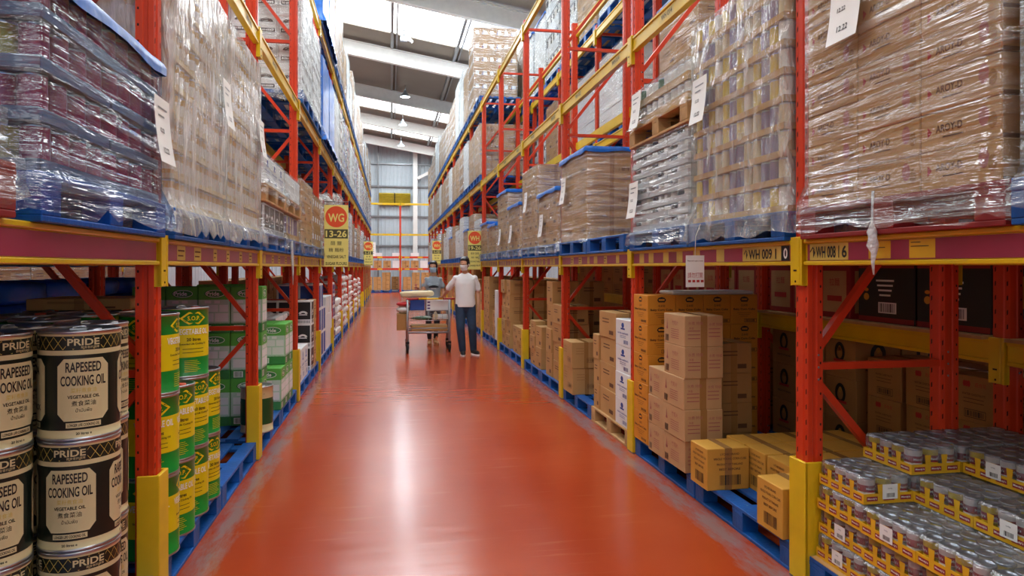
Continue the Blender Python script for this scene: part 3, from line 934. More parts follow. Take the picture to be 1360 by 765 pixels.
def pr_flower(b, mp, W, h, s):
    m = M['redp']
    for a in (-0.6, 0, 0.6): disc(b, mp, -W * .15 + a * W * .08, h * .82, W * .035, h * .07, m, 10)
    b.text('百合花', mp, W * .15, h * .82, h * .09, M['redp']); b.text('WATER CHESTNUTS', mp, 0, h * .6, h * .05, M['brownp'], w=W * .5)
    for q in range(2): rect(b, mp, -W * .22, h * (.5 - q * .08), W * .22, h * (.515 - q * .08), M['brownp'])
    framep(b, mp, -W * .2, h * .1, W * .26, h * .28, 0.003, M['black']); barcode(b, mp, -W * .17, h * .13, W * .23, h * .25, M['black'])


def pr_redtop(b, mp, W, h, s):
    rect(b, mp, -W * .49, h * .9, W * .49, h * .99, M['boxred']); rect(b, mp, -W * .49, h * .01, W * .49, h * .09, M['boxred'])
    b.text('NISSIN', mp, 0, h * .945, h * .05, M['white']) if False else None
    if s[0] == 'X':
        for q in range(4): rect(b, mp, -W * (.16 - q * .02), h * (.68 - q * .08), W * (.16 - q * .02), h * (.71 - q * .08), M['white'])
        rect(b, mp, -W * .12, h * .16, W * .2, h * .34, M['white']); 
        m2 = lambda u, v: tuple(Vector(mp(u, v)) + Vector((-0.0006 if s == 'X-' else 0.0006, 0, 0)))
        barcode(b, m2, -W * .1, h * .18, W * .18, h * .32, M['black']); disc(b, mp, -W * .34, h * .42, W * .05, h * .06, M['ochre']); disc(b, mp, -W * .34, h * .54, W * .04, h * .03, M['cornb'])
    else:
        disc(b, mp, 0.0, h * .5, W * .16, h * .16, M['cornb']); disc(b, mp, -W * .05, h * .72, W * .14, h * .08, M['ochre'])


def pr_redwhite(b, mp, W, h, s):
    rect(b, mp, -W * .4, h * .1, W * .4, h * .85, M['kraft2'])
    m2 = lambda u, v: tuple(Vector(mp(u, v)) * 1.0 + Vector(((-0.0006 if s == 'X-' else 0.0006) if s[0] == 'X' else 0, (-0.0006 if s == 'Y-' else 0.0006) if s[0] == 'Y' else 0, 0)))
    b.text('拉麵', m2, 0, h * .65, h * .14, M['redp']); rect(b, m2, -W * .25, h * .3, W * .25, h * .4, M['redp'])


def arch(b, mp, cx, cy, r, t, mt, a0=0.35, a1=2.79, n=12):
    vs = []
    for i in range(n + 1):
        a = a0 + (a1 - a0) * i / n; vs.append(mp(cx + r * math.cos(a), cy + r * .8 * math.sin(a))); vs.append(mp(cx + (r - t) * math.cos(a), cy + (r - t) * .8 * math.sin(a)))
    b.add(vs, [(2 * i, 2 * i + 2, 2 * i + 3, 2 * i + 1) for i in range(n)], mt)


def pr_arch(b, mp, W, h, s):
    k = M['black']
    arch(b, mp, 0, h * .36, W * .33, W * .16, k); rect(b, mp, -W * .13, h * .42, W * .13, h * .45, k)
    rect(b, mp, -W * .38, h * .06, W * .38, h * .2, k)
    m2 = lambda u, v: tuple(Vector(mp(u, v)) + Vector(((-0.0006 if s == 'X-' else 0.0006) if s[0] == 'X' else 0, (-0.0006 if s == 'Y-' else 0.0006) if s[0] == 'Y' else 0, 0)))
    barcode(b, m2, -W * .33, h * .1, W * .33, h * .16, M['white'], 8, 5); b.text('ARSONS', m2, 0, h * .57, h * .1, M['white'], w=W * .36)
    framep(b, mp, -W * .46, h * .03, W * .46, h * .97, 0.003, k)


def pr_archblack(b, mp, W, h, s):
    rect(b, mp, -W * .44, h * .2, W * .44, h * .94, M['boxblack'])
    m2 = lambda u, v: tuple(Vector(mp(u, v)) + Vector(((-0.0006 if s == 'X-' else 0.0006) if s[0] == 'X' else 0, (-0.0006 if s == 'Y-' else 0.0006) if s[0] == 'Y' else 0, 0)))
    arch(b, m2, 0, h * .4, W * .3, W * .14, M['white']); rect(b, m2, -W * .25, h * .38, W * .25, h * .42, M['white'])
    for q in range(9): rect(b, mp, -W * .42 + q * W * .095, h * .04, -W * .36 + q * W * .095, h * .16, M['grey'])


def pr_green(b, mp, W, h, s):
    m2 = lambda u, v: tuple(Vector(mp(u, v)) + Vector(((-0.0006 if s == 'X-' else 0.0006) if s[0] == 'X' else 0, (-0.0006 if s == 'Y-' else 0.0006) if s[0] == 'Y' else 0, 0)))
    m3 = lambda u, v: tuple(Vector(mp(u, v)) + Vector(((-0.001 if s == 'X-' else 0.001) if s[0] == 'X' else 0, (-0.001 if s == 'Y-' else 0.001) if s[0] == 'Y' else 0, 0)))
    a = W * .49
    rect(b, mp, -a, h * .72, a, h * .99, M['boxgreen']); rect(b, mp, -a, h * .01, a, h * .22, M['boxdgreen']); rect(b, mp, -a, h * .2, a, h * .72, M['boxpale'])
    disc(b, m2, 0, h * .85, W * .32, h * .085, M['boxdgreen']); ringp(b, m3, W * .03, h * .85, W * .31, h * .08, W * .02, M['white'])
    b.text('Pride', m3, -W * .04, h * .85, h * .09, M['white'])
    for u0, v0, u1, v1 in ((-.3, .64, -.1, .7), (0, .64, .18, .7), (-.42, .46, .12, .61), (.16, .46, .44, .61), (-.42, .25, -.02, .43), (.02, .25, .44, .43)): rect(b, m2, W * u0, h * v0, W * u1, h * v1, M['boxwhite'])
    rect(b, m2, -W * .4, h * .04, -W * .1, h * .17, M['white']); barcode(b, m3, -W * .37, h * .05, -W * .13, h * .16, M['dkgreen'], 8)


def pr_purple(b, mp, W, h, s):
    rect(b, mp, -W * .49, h * .12, W * .49, h * .85, M['purple'])
    m2 = lambda u, v: tuple(Vector(mp(u, v)) + Vector(((-0.0006 if s == 'X-' else 0.0006) if s[0] == 'X' else 0, (-0.0006 if s == 'Y-' else 0.0006) if s[0] == 'Y' else 0, 0)))
    disc(b, m2, W * .1, h * .4, W * .1, h * .1, M['canred']); disc(b, m2, -W * .2, h * .4, W * .08, h * .1, M['boxwhite'])


def pr_bluewhite(b, mp, W, h, s):
    rect(b, mp, -W * .4, h * .06, W * .4, h * .94, M['bluep'])


def pr_aroy(b, mp, W, h, s):
    k = M['brownp']
    if s[0] == 'X':
        b.add([mp(-W * .4, h * .35), mp(-W * .34, h * .5), mp(-W * .4, h * .65)], [(0, 1, 2)], M['redp'])
        b.text('AROY-D', mp, -W * .12, h * .55, h * .2, M['brownp'], w=W * .34); rect(b, mp, -W * .2, h * .3, W * .06, h * .34, k)
        disc(b, mp, W * .3, h * .6, W * .06, h * .25, M['pink']); disc(b, mp, W * .4, h * .45, W * .05, h * .2, M['tape'])
    else:
        b.add([mp(-W * .1, h * .35), mp(W * .02, h * .5), mp(-W * .1, h * .65)], [(0, 1, 2)], M['redp'])
        rect(b, mp, -W * .49, h * .0, W * .49, h * .1, M['brownp'])


def pr_label(b, mp, W, h, s):
    rect(b, mp, -W * .4, h * .45, -W * .15, h * .75, M['white']); rect(b, mp, W * .15, h * .45, W * .4, h * .75, M['white'])
    b.add([mp(W * .05, h * .45), mp(W * .13, h * .45), mp(W * .13, h * .8)], [(0, 1, 2)], M['bluep'])


def pr_small(b, mp, W, h, s):
    for q in range(2): rect(b, mp, -W * .3, h * (.7 - q * .12), W * .1, h * (.74 - q * .12), M['brownp'])
    rect(b, mp, W * .1, h * .15, W * .35, h * .3, M['brownp'])


CT = {}


def carton(kind, lx, ly, h):
    key = (kind, lx, ly, h)
    if key not in CT:
        board, pr, tp = {'kraft': ('kraft', pr_small, True), 'kraftbar': ('kraft', pr_plainbar, True), 'pink': ('kraft2', pr_pink, True), 'corn': ('cornb', pr_corn, False),
                         'ochre': ('ochre', pr_ochre, True), 'blueprint': ('boxwhite', pr_blueprint, False), 'logo': ('kraft3', pr_logo, True), 'flower': ('kraft3', pr_flower, True),
                         'redblack': ('boxblack', pr_redtop, False), 'redwhite': ('boxred', pr_redwhite, False), 'arch': ('boxwhite', pr_arch, False), 'archblack': ('boxwhite', pr_archblack, False),
                         'green': ('boxgreen', pr_green, False), 'purple': ('boxwhite', pr_purple, False), 'bluewhite': ('boxwhite', pr_bluewhite, False), 'white': ('boxwhite', pr_blueprint, False),
                         'plainwhite': ('boxwhite', None, False), 'aroy': ('kraft', pr_aroy, True), 'label': ('kraft3', pr_label, True), 'dark': ('kraft3', pr_small, True)}[kind]
        CT[key] = carton_mesh(lx, ly, h, M[board], pr, tp)
    return CT[key]


LOOK = {'kraft': 'kraft carton', 'kraftbar': 'kraft carton with code panel', 'pink': 'pink printed kraft carton', 'corn': 'orange baby corn carton', 'ochre': 'ochre carton with barcode', 'blueprint': 'white blue-printed carton',
        'logo': 'brown carton with black oval', 'flower': 'brown carton with red flower', 'redblack': 'black and red carton', 'redwhite': 'red and kraft carton', 'arch': 'white carton, black arch logo', 'archblack': 'white carton, black panel',
        'green': 'green oil carton', 'purple': 'purple and white carton', 'bluewhite': 'blue panelled white carton', 'white': 'white carton', 'plainwhite': 'plain white carton', 'aroy': 'kraft carton', 'label': 'brown carton', 'dark': 'brown carton'}


def one(kind, dims, loc, rot, label, group):
    o = bpy.data.objects.new('carton', carton(kind, *dims)); COL.objects.link(o)
    o.location = loc; o.rotation_euler = (0, 0, rot); tag(o, label, 'carton', group); return o


_r = random.Random(3)


def stack(kind, dims, x, y, n, where, which, z0=PH, jit=0.006, rot=0.0, start=1, group=None):
    """n cartons one on another, lowest at z0; where: bay words; which: names the stack"""
    for k in range(n):
        one(kind, dims, (x + _r.uniform(-jit, jit), y + _r.uniform(-jit, jit), z0 + k * dims[2]), rot + _r.uniform(-.02, .02) * (jit > 0),
            '%s, %s up, %s, %s' % (LOOK[kind], ord_(k + start), which, where), group or ('cartons, ' + where))
# ------------------------------------------------------------ tins in trays
def tin_into(b, x, y, z, r, h, lab, bands=None, n=12):
    st = M['steel']
    pr = [(r * .97, z, st), (r, z + h * .03, st), (r * .985, z + h * .06, lab)]
    if bands:
        for f, mt in bands: pr.append((r * .985, z + h * f, mt))
    pr += [(r * .985, z + h * .94, st), (r, z + h * .97, st), (r * .97, z + h, st), (r * .9, z + h, st), (r * .88, z + h * .975, st), (0.001, z + h * .975, st)]
    b.lathe(pr, st, n, (x, y))


def tray_mesh(lx, ly, h, board, labs, seed=0, dia=0.08, lip=0.35, top=False, bands=None):
    """carton tray with tins standing in it: outer ring of tins only, plus the ones the open top shows"""
    r = random.Random(seed); b = MB(); t = 0.004; hl = h * lip
    b.box(-lx / 2, -ly / 2, 0, lx / 2, ly / 2, t, board)
    for x0, y0, x1, y1 in ((-lx / 2, -ly / 2, lx / 2, -ly / 2 + t), (-lx / 2, ly / 2 - t, lx / 2, ly / 2), (-lx / 2, -ly / 2, -lx / 2 + t, ly / 2), (lx / 2 - t, -ly / 2, lx / 2, ly / 2)):
        b.box(x0, y0, t, x1, y1, hl, board)
    nx = max(1, int((lx - 2 * t) / dia)); ny = max(1, int((ly - 2 * t) / dia)); dx = (lx - 2 * t) / nx; dy = (ly - 2 * t) / ny
    for i in range(nx):
        for j in range(ny):
            if not top and 0 < i < nx - 1 and 0 < j < ny - 1: continue
            lb = M[r.choice(labs)]
            tin_into(b, -lx / 2 + t + (i + .5) * dx, -ly / 2 + t + (j + .5) * dy, t, min(dx, dy) / 2 * .97, h - t - 0.002, lb, [(f, M[m]) for f, m in bands] if bands else None, 10)
    return b.mesh('tray_of_tins')


CELL = {}


def cell(kind, l, d, h):
    """cell of a wrapped load: l along the aisle, d deep"""
    key = (kind, round(l, 3), round(d, 3), round(h, 3))
    if key in CELL: return CELL[key]
    if kind == 'tins_red': me = tray_mesh(d, l, h, M['trayg'], ['canred', 'canred', 'canyel', 'canred', 'canred'], 1, 0.085, .26, bands=None)
    elif kind == 'tins_gold': me = tray_mesh(d, l, h, mat('tray_pale', 'dccaa0', .6, var=.05), ['cancream', 'canwhite', 'cangold', 'canwhite'], 2, 0.07, .16, bands=[(.3, 'canwhite'), (.7, 'cangold')])
    elif kind == 'tins_yel': me = tray_mesh(d, l, h, M['trayk'], ['canyel', 'cancream', 'cancream', 'canwhite', 'canpurple'], 3, 0.075, .24)
    elif kind == 'tins_white': me = tray_mesh(d, l, h, M['trayw'], ['canwhite', 'rubber', 'canwhite'], 4, 0.1, .55)
    elif kind == 'tins_green': me = tray_mesh(d, l, h, M['trayk'], ['cangreen', 'cangreen', 'canwhite'], 5, 0.09, .4)
    elif kind == 'sack': return CELL.setdefault(key, sack_mesh(d, l, h, 'sackw', seed=1))
    elif kind == 'sackred': return CELL.setdefault(key, sack_mesh(d, l, h, 'sackw', seed=2, spot='sackred'))
    elif kind == 'sackbluew': return CELL.setdefault(key, sack_mesh(d, l, h, 'sackw', seed=3, spot='sackblue'))
    else: me = carton(kind, d, l, h)
    CELL[key] = me; return me


def sack_mesh(dx, dy, h, mt, seed=0, spot=None):
    r = random.Random(seed); b = MB(); n, m = 20, 8; base = []
    vs = []; ph = r.uniform(0, 6)
    for j in range(m + 1):
        t = -1 + 2 * j / m; q = (1 - abs(t) ** 3.2) ** (1 / 3.2)
        for i in range(n):
            a = 2 * PI * i / n; c, s_ = math.cos(a), math.sin(a)
            ex = 0.45
            X = math.copysign(abs(c) ** ex, c) * dx / 2 * (0.72 + .28 * q); Y = math.copysign(abs(s_) ** ex, s_) * dy / 2 * (0.72 + .28 * q)
            w = 1 + .025 * math.sin(5 * a + ph + 3 * t)
            edge = max(abs(c), abs(s_))
            vs.append((X * w, Y * w, h / 2 + h / 2 * t * (0.98 if True else 1)))
    b.add(vs, [(j * n + i, j * n + (i + 1) % n, (j + 1) * n + (i + 1) % n, (j + 1) * n + i) for j in range(m) for i in range(n)], M[mt], True)
    # crowned top and belly
    b.ell((0, 0, h * .9), (dx * .38, dy * .38, h * .098), M[mt], 16, 6); b.ell((0, 0, h * .1), (dx * .34, dy * .34, h * .098), M[mt], 16, 6)
    if spot:
        for s in ('X-', 'X+', 'Y-', 'Y+'):
            mp, W = face(s, dx, dy, h, 0.006)
            rect(b, mp, -W * .22, h * .3, W * .22, h * .7, M[spot])
    return b.mesh('sack')


# ------------------------------------------------------------ stretch film around a load
def film_mesh(lx, ly, h, mt, seed=0, skirt=0.12, flare=0.02, topf=None, amp=0.012, pinch=0):
    r = random.Random(seed); b = MB(); cx, cy = lx / 2 + 0.012, ly / 2 + 0.012
    per = []
    nseg = 14; rad = 0.008
    corners = [(-cx, -cy), (cx, -cy), (cx, cy), (-cx, cy)]
    for k in range(4):
        x0, y0 = corners[k]; x1, y1 = corners[(k + 1) % 4]; dx, dy = x1 - x0, y1 - y0; L = math.hypot(dx, dy); dx /= L; dy /= L
        nxn, nyn = dy, -dx
        for i in range(nseg + 1):
            t = rad + (L - 2 * rad) * i / nseg
            per.append((x0 + dx * t, y0 + dy * t, nxn, nyn, min(1, min(i, nseg - i) / 3)))
    n = len(per); rows = max(8, int(h / 0.07)); vs = []
    ph = [r.uniform(0, 6.3) for _ in range(8)]
    for j in range(rows + 1):
        z = -skirt + (h + skirt) * j / rows
        for i, (x, y, nx, ny, e) in enumerate(per):
            d = amp * (math.sin(i * .9 + z * 23 + ph[0]) * .5 + math.sin(i * .37 - z * 41 + ph[1]) * .35 + r.uniform(-.35, .35)) * e
            if z < 0.03 and skirt > 0: d = abs(d) + .035 * (skirt > 0) + flare * (max(0, -z) / max(skirt, .01)) + r.uniform(0, .008); z2 = z + (r.uniform(-.02, .03) if j == 0 and skirt > 0 else 0)
            else: z2 = z
            d = max(d, 0.0)
            vs.append((x + nx * d, y + ny * d, z2 if j < rows else h + 0.004))
    fs = [(j * n + i, j * n + (i + 1) % n, (j + 1) * n + (i + 1) % n, (j + 1) * n + i) for j in range(rows) for i in range(n)]
    b.add(vs, fs, mt, True)
    if topf is not None:
        g = 12; tv = []
        for i in range(g + 1):
            for j in range(g + 1):
                edge = i in (0, g) or j in (0, g)
                tv.append((-cx + 2 * cx * i / g, -cy + 2 * cy * j / g, h + (0.004 if edge else 0.012 + r.uniform(0, .012))))
        b.add(tv, [(i * (g + 1) + j, (i + 1) * (g + 1) + j, (i + 1) * (g + 1) + j + 1, i * (g + 1) + j + 1) for i in range(g) for j in range(g)], topf, True)
    return b.mesh('stretch_film')


def cover_mesh(lx, ly, h, seed, drop=0.12):
    """blue plastic sheet over the top of a load, hem hanging unevenly"""
    r = random.Random(seed); b = MB(); cx, cy = lx / 2 + 0.018, ly / 2 + 0.018; g = 14; tv = []
    for i in range(g + 1):
        for j in range(g + 1): tv.append((-cx + 2 * cx * i / g, -cy + 2 * cy * j / g, h + 0.008 + r.uniform(0, .006)))
    b.add(tv, [(i * (g + 1) + j, (i + 1) * (g + 1) + j, (i + 1) * (g + 1) + j + 1, i * (g + 1) + j + 1) for i in range(g) for j in range(g)], M['bluesheet'], True)
    rim = [(i, 0) for i in range(g)] + [(g, j) for j in range(g)] + [(i, g) for i in range(g, 0, -1)] + [(0, j) for j in range(g, 0, -1)]
    vs = []; n = len(rim)
    for q in range(4):
        for (i, j) in rim:
            x, y, z = tv[i * (g + 1) + j]; k = 1 + 0.012 * (q > 0) + r.uniform(0, .004) * (q > 0)
            vs.append((x * k, y * k, z - drop * q / 3 * (1 + (.18 * math.sin(i * .9 + j * .7) if q == 3 else 0)) - (0 if q == 0 else .002)))
    b.add(vs, [(q * n + i, q * n + (i + 1) % n, (q + 1) * n + (i + 1) % n, (q + 1) * n + i)[::-1] for q in range(3) for i in range(n)], M['bluesheet'], True)
    return b.mesh('top_sheet')


def paper_mesh(w=0.2, h=0.29, txt='12.22', curl=0.03):
    b = MB(); n = 6; vs = []
    for j in range(n + 1):
        for i in range(2):
            t = j / n; vs.append((-curl * (1 - t) ** 2 - 0.0, -(i - .5) * w, -h + h * t))
    b.add(vs, [(2 * j, 2 * j + 1, 2 * j + 3, 2 * j + 2) for j in range(n)], M['white'])
    mp = lambda u, v: (-curl * (-v / h) ** 2 - 0.0015, -u, v)
    b.text(txt, mp, 0, -h * .8, 0.026, M['black']); rect(b, mp, -w * .3, -h * .18, w * .3, -h * .15, M['grey']); rect(b, mp, -w * .3, -h * .3, w * .1, -h * .27, M['grey'])
    b.text(txt, mp, -w * .1, -h * .5, 0.02, M['black'])
    return b.mesh('paper_label')


PAPER = paper_mesh()
LOADS = {}


def load_parts(kind, side, H, L=1.06, D=1.06, nl=3, nd=3, nv=5, film='film', cover=False, paper=None, far=False, topfilm=True, skirt=0.12, amp=0.012, seed=0):
    """cells on the aisle face and on both ends (what can be seen), film round them"""
    if far: skirt = 0.0
    key = (kind, side, H, L, D, nl, nd, nv, film, cover, str(paper), far, seed)
    if key in LOADS: return LOADS[key]
    l, d, h = L / nl, D / nd, H / nv; g = 0.004; parts = []; me = cell(kind, l - g, d - g, h - 0.003 if 'tins' in kind or kind[:4] == 'sack' else h - 0.0015)
    nm = 'tray_of_tins' if 'tins' in kind else 'sack' if kind[:4] == 'sack' else 'carton'
    r = random.Random(seed + 5); total = 0
    for k in range(nv):
        for i in range(nd):
            for j in range(nl):
                if i > 0 and 0 < j < nl - 1 and k < nv - 1: continue
                if total >= 100: continue
                jx = r.uniform(-.003, .003)
                parts.append((nm, me, None, (-D / 2 + (i + .5) * d + jx, -L / 2 + (j + .5) * l + jx, k * h, PI if 'tins' in kind and r.random() < .5 else 0))); total += 1
    if far:
        parts2 = [('goods', flat(parts, 'goods'))]
    else: parts2 = parts
    parts2 = list(parts2)
    if film: parts2.append(('stretch_film', film_mesh(D, L, H, M[film], seed, skirt=skirt, topf=M[film] if topfilm and not cover else None, amp=amp), 'clear stretch film pulled round the load'))
    if cover: parts2.append(('top_sheet', cover_mesh(D, L, H, seed, 0.05), 'blue plastic sheet over the top'))
    if paper: parts2.append(('paper_label', PAPER, 'white paper delivery label', (-D / 2 - 0.035, paper[0], paper[1])))
    LOADS[key] = parts2; return parts2


def load(side, i, j, lv, kind, H, look, z=PH, back=False, dx=0, dy=0, rot=0.0, **kw):
    x, y = slot(side, i, j, lv, back); far = kw.pop('far', i >= 6 or back)
    parts = load_parts(kind, side, H, far=far, **kw)
    return Proto('wrapped_load', parts, 'pallet load', 'wrapped pallet loads').place((x + dx, y + dy, LEV[lv] + z + 0.001), (PI if side == 'left' else 0) + rot, '%s, %s' % (look, place_name(side, i, j, lv, back)))
# ============================================================ LEFT RACK, FLOOR
# ---- tins of cooking oil
TR, TH = 0.134, 0.392


def wrapmap(r): return lambda u, v: (r * math.sin(u / r), -r * math.cos(u / r), v)   # u=0 faces -y


def curved(b, r, u0, u1, v0, v1, mt, n=8):
    mp = wrapmap(r); vs = []
    for i in range(n + 1):
        u = u0 + (u1 - u0) * i / n; vs += [mp(u, v0), mp(u, v1)]
    b.add(vs, [(2 * i, 2 * i + 2, 2 * i + 3, 2 * i + 1) for i in range(n)], mt, True)


def oil_tin(style):
    H = TH; st = M['steel']; parts = []
    if style == 'pride': prof = [(0.06, 'cream'), (0.305, 'tinblack'), (0.318, 'cream'), (0.325, 'tinblack'), (H - .012, 'tinblack')]; base = 'tinblack'
    b = MB()
    if style == 'pride': bands = [(.012, 'cream'), (.040, 'tinblack'), (.305, 'cream'), (.322, 'tinblack'), (.372, 'cream')]
    elif style == 'sop': bands = [(.012, 'tingreen'), (.115, 'tinyel'), (.29, 'tingreen')]
    elif style == 'creamgreen': bands = [(.012, 'cream'), (.07, 'dkgreen'), (.29, 'cream')]
    else: bands = [(.012, 'tingreen'), (.1, 'dkgreen'), (.3, 'tingreen')]
    pr = [(TR * .96, 0.0, st), (TR, 0.003, st), (TR, 0.01, st), (TR - .003, 0.012, M[bands[0][1]])]
    for k, (z, m_) in enumerate(bands):
        if k: pr.append((TR - .003, z, M[m_]))
    pr[3] = (TR - .003, .012, M[bands[0][1]])
    pr += [(TR - .003, H - .012, st), (TR, H - .010, st), (TR, H - .002, st), (TR - .004, H, st), (TR - .008, H - .002, st), (TR - .009, H - .009, st), (0.0005, H - .009, st)]
    b.lathe(pr, st, 40)
    r = TR - .0018; k = M['black']
    b.box(-.003, TR - .004, .012, .003, TR - .0015, H - .012, st)
    if style == 'pride':
        cr = M['cream']
        # lattice band with the name
        n = 26; step = 2 * PI * r / n
        for i in range(n):
            u = i * step
            for s in (1, -1):
                mp = wrapmap(r); u1 = u + s * step
                vs = [mp(u - .001, .325), mp(u + .001, .325), mp((u + u1) / 2 + .001, .3475), mp((u + u1) / 2 - .001, .3475), mp(u1 + .001, .370), mp(u1 - .001, .370)]
                b.add(vs, [(0, 1, 2, 3), (3, 2, 4, 5)], M['paley'])
        for c in (-.215, 0.0, .215):
            curved(b, r + .0006, c - .055, c + .055, .328, .367, M['tinblack']); mp = wrapmap(r + .0012)
            b.text('PRIDE', mp, c, .351, .024, cr, w=.1); b.text('飽食者的選擇', mp, c + .02, .332, .009, cr)
        for c in (-.215, 0.0, .215):
            u = c; w = .082; v0, v1 = .072, .292; q = .026
            if c == 0.0 or True:
                curved(b, r + .0004, u - w, u + w, v0 + q, v1 - q, cr, 10); curved(b, r + .0004, u - w + q * .8, u + w - q * .8, v0, v0 + q, cr, 8); curved(b, r + .0004, u - w + q * .8, u + w - q * .8, v1 - q, v1, cr, 8)
                mp = wrapmap(r + .0004)
                for sx in (-1, 1):
                    a = u + sx * w; a2 = u + sx * (w - q * .8)
                    t1 = [(a2, v0), (a, v0 + q), (a2, v0 + q)]; t2 = [(a2, v1), (a, v1 - q), (a2, v1 - q)]
                    for t in (t1, t2): b.add([mp(*p_) for p_ in t], [(0, 1, 2)], cr)
            mp = wrapmap(r + .0013)
            if c == 0.0 or c == .215:
                b.text('RAPESEED', mp, u, .262, .036, k, w=.112); b.text('COOKING OIL', mp, u, .214, .036, k, w=.144)
                b.text('菜籽煮食油', mp, u, .180, .017, M['paley'], w=.08); b.text('VEGETABLE OIL', mp, u, .157, .012, k, w=.1); b.text('煮食菜油', mp, u, .134, .019, k, w=.075); b.text('น้ำมันพืช', mp, u, .110, .014, k, w=.05)
            else:
                b.text('NEODA', mp, u, .25, .03, k, w=.1); b.text('CASH PACK', mp, u, .12, .02, k, w=.12)
            curved(b, r + .0005, u - .055, u + .055, .048, .066, cr, 8); b.text('LONGER LIFE COOKING OIL', mp, u, .057, .010, k, w=.1)
            b.text('20 litres e', mp, u, .027, .009, k)
    elif style == 'sop':
        for c in (-.215, 0.0, .215):
            mp = wrapmap(r + .0006); dv = .332
            pts = [(-.075, 0), (-.03, -.034), (.03, -.034), (.075, 0), (.03, .034), (-.03, .034)]
            outer = [mp(c + x, dv + y) for x, y in pts]; inner = [mp(c + x * .8, dv + y * .76) for x, y in pts]; m_ = len(pts)
            b.add(outer + inner, [(i, (i + 1) % m_, (i + 1) % m_ + m_, i + m_) for i in range(m_)], M['tinyel'])
            b.text('S.O.P.', mp, c, dv, .024, M['tinyel'], w=.07)
            mp = wrapmap(r + .0013)
            b.text('VEGETABLE OIL', mp, c, .258, .032, M['white'], w=.185); b.text('20 litres', mp, c, .214, .018, k); b.text('Extended Life Cooking Oil', mp, c, .188, .013, k, w=.15)
            for q in range(2): curved(b, r + .0006, c - .06, c + .06, .160 - q * .02, .163 - q * .02, k, 5)
            for q in range(7): curved(b, r + .0006, c - .05, c + .02 + .01 * (q % 3), .095 - q * .01, .0975 - q * .01, M['tinyel'], 5)
    elif style == 'creamgreen':
        mp = wrapmap(r + .0006)
        for c in (-.215, 0, .215):
            b.add([mp(c - .05, .33), mp(c, .31), mp(c + .05, .33), mp(c, .35)], [(0, 1, 2, 3)], k); curved(b, r + .0006, c - .05, c + .05, .1, .26, M['dkgreen'], 6)
            curved(b, r + .001, c - .02, c + .02, .2, .25, M['white'], 4)
    bodyp = ('body', b.mesh('body'))
    b = MB(); b.tube([(-.022, .03, H - .01), (-.02, .03, H + .001), (0, .03, H + .004), (.02, .03, H + .001), (.022, .03, H - .01)], .0035, st, 8); b.box(-.03, .022, H - .009, .03, .038, H - .003, st)
    hp = ('handle', b.mesh('handle'))
    b = MB(); b.lathe([(.024, H - .009), (.024, H - .001), (.02, H + .001), (.0005, H + .001)], M['cap'] if style == 'sop' else st, 16, (0.04, -.06))
    cp = ('spout_cap', b.mesh('spout_cap'), 'red plastic spout cap' if style == 'sop' else None)
    return Proto('oil_tin', [bodyp, hp, cp], 'oil tin', 'cooking oil tins')


TIN = {k: oil_tin(k) for k in ('pride', 'sop', 'creamgreen', 'green')}
pallet('left', 0, 0, 0); pallet('left', 0, 1, 0)
deg = math.radians
# stacks standing at the front of the near pallet: (x, y, rotations bottom..top, words)
to_cam = lambda x, y: math.atan2(-x, y) * -1.0    # turn so that u=0 faces the camera
PS = [((-1.135, 2.775), (12, -14, 5), 'stack beside the first orange upright'), ((-1.365, 2.62), (30, 14, -52), 'stack left of the upright stack'),
      ((-1.205, 3.05), (40, 20, 60), 'stack hidden behind the first upright'), ((-1.42, 2.90), (10, 60, 30), 'stack behind the gap of the two front stacks'), ((-1.64, 2.74), (0, 0, 0), 'third stack from the aisle, front row')]
for (x, y), rots, w in PS:
    a = math.atan2(x, y)
    for k in range(3):
        TIN['pride'].place((x, y, PH + k * TH), -a + deg(rots[k]), 'black and cream rapeseed oil tin, %s, %s' % (['lowest', 'middle', 'topmost'][k], w))
n = 0
for r_, y in enumerate((3.02, 3.30, 3.58, 3.86)):
    for c, x in enumerate((-1.49, -1.77, -2.05)):
        if y == 3.02 and x > -1.6: continue
        if y > 3.35: continue
        n += 1
        for k in (1, 2): TIN['green'].place((x, y, PH + k * TH), n, 'green oil tin, %s tier, %s row back, %s from the aisle' % (['', 'middle', 'upper'][k], ord_(r_ + 1), ord_(c + 1)))
# bay two: yellow and green tins at the aisle edge
pallet('left', 1, 0, 0); pallet('left', 1, 1, 0)
SS = [(-1.165, 3.61, 3, (0, 10, -18)), (-1.165, 3.885, 2, (25, 30)), (-1.165, 4.165, 3, (20, 40, 24)), (-1.165, 4.435, 2, (50, -30))]
for q, (x, y, n, rots) in enumerate(SS):
    a = math.atan2(x, y)
    for k in range(n):
        TIN['sop'].place((x, y, PH + k * TH), -a + deg(rots[k]), 'yellow and green vegetable oil tin, %s up in %s stack along the aisle' % (ord_(k + 1), ord_(q + 1)))
for q, (x, y, n) in enumerate(((-1.44, 3.62, 3), (-1.44, 3.9, 3), (-1.72, 3.62, 3), (-1.72, 3.9, 3), (-2.0, 3.62, 3))):
    for k in range(1, n): TIN['sop'].place((x, y, PH + k * TH), q, 'yellow and green vegetable oil tin, inner %s stack, %s up' % (ord_(q + 1), ord_(k + 1)))
# cardboard lid on the inner tins
o = one('kraft', (0.5, 0.4, 0.06), (-1.6, 4.1, PH + 3 * TH), 0, 'flat kraft box lying on the yellow and green tins', 'flat boxes')
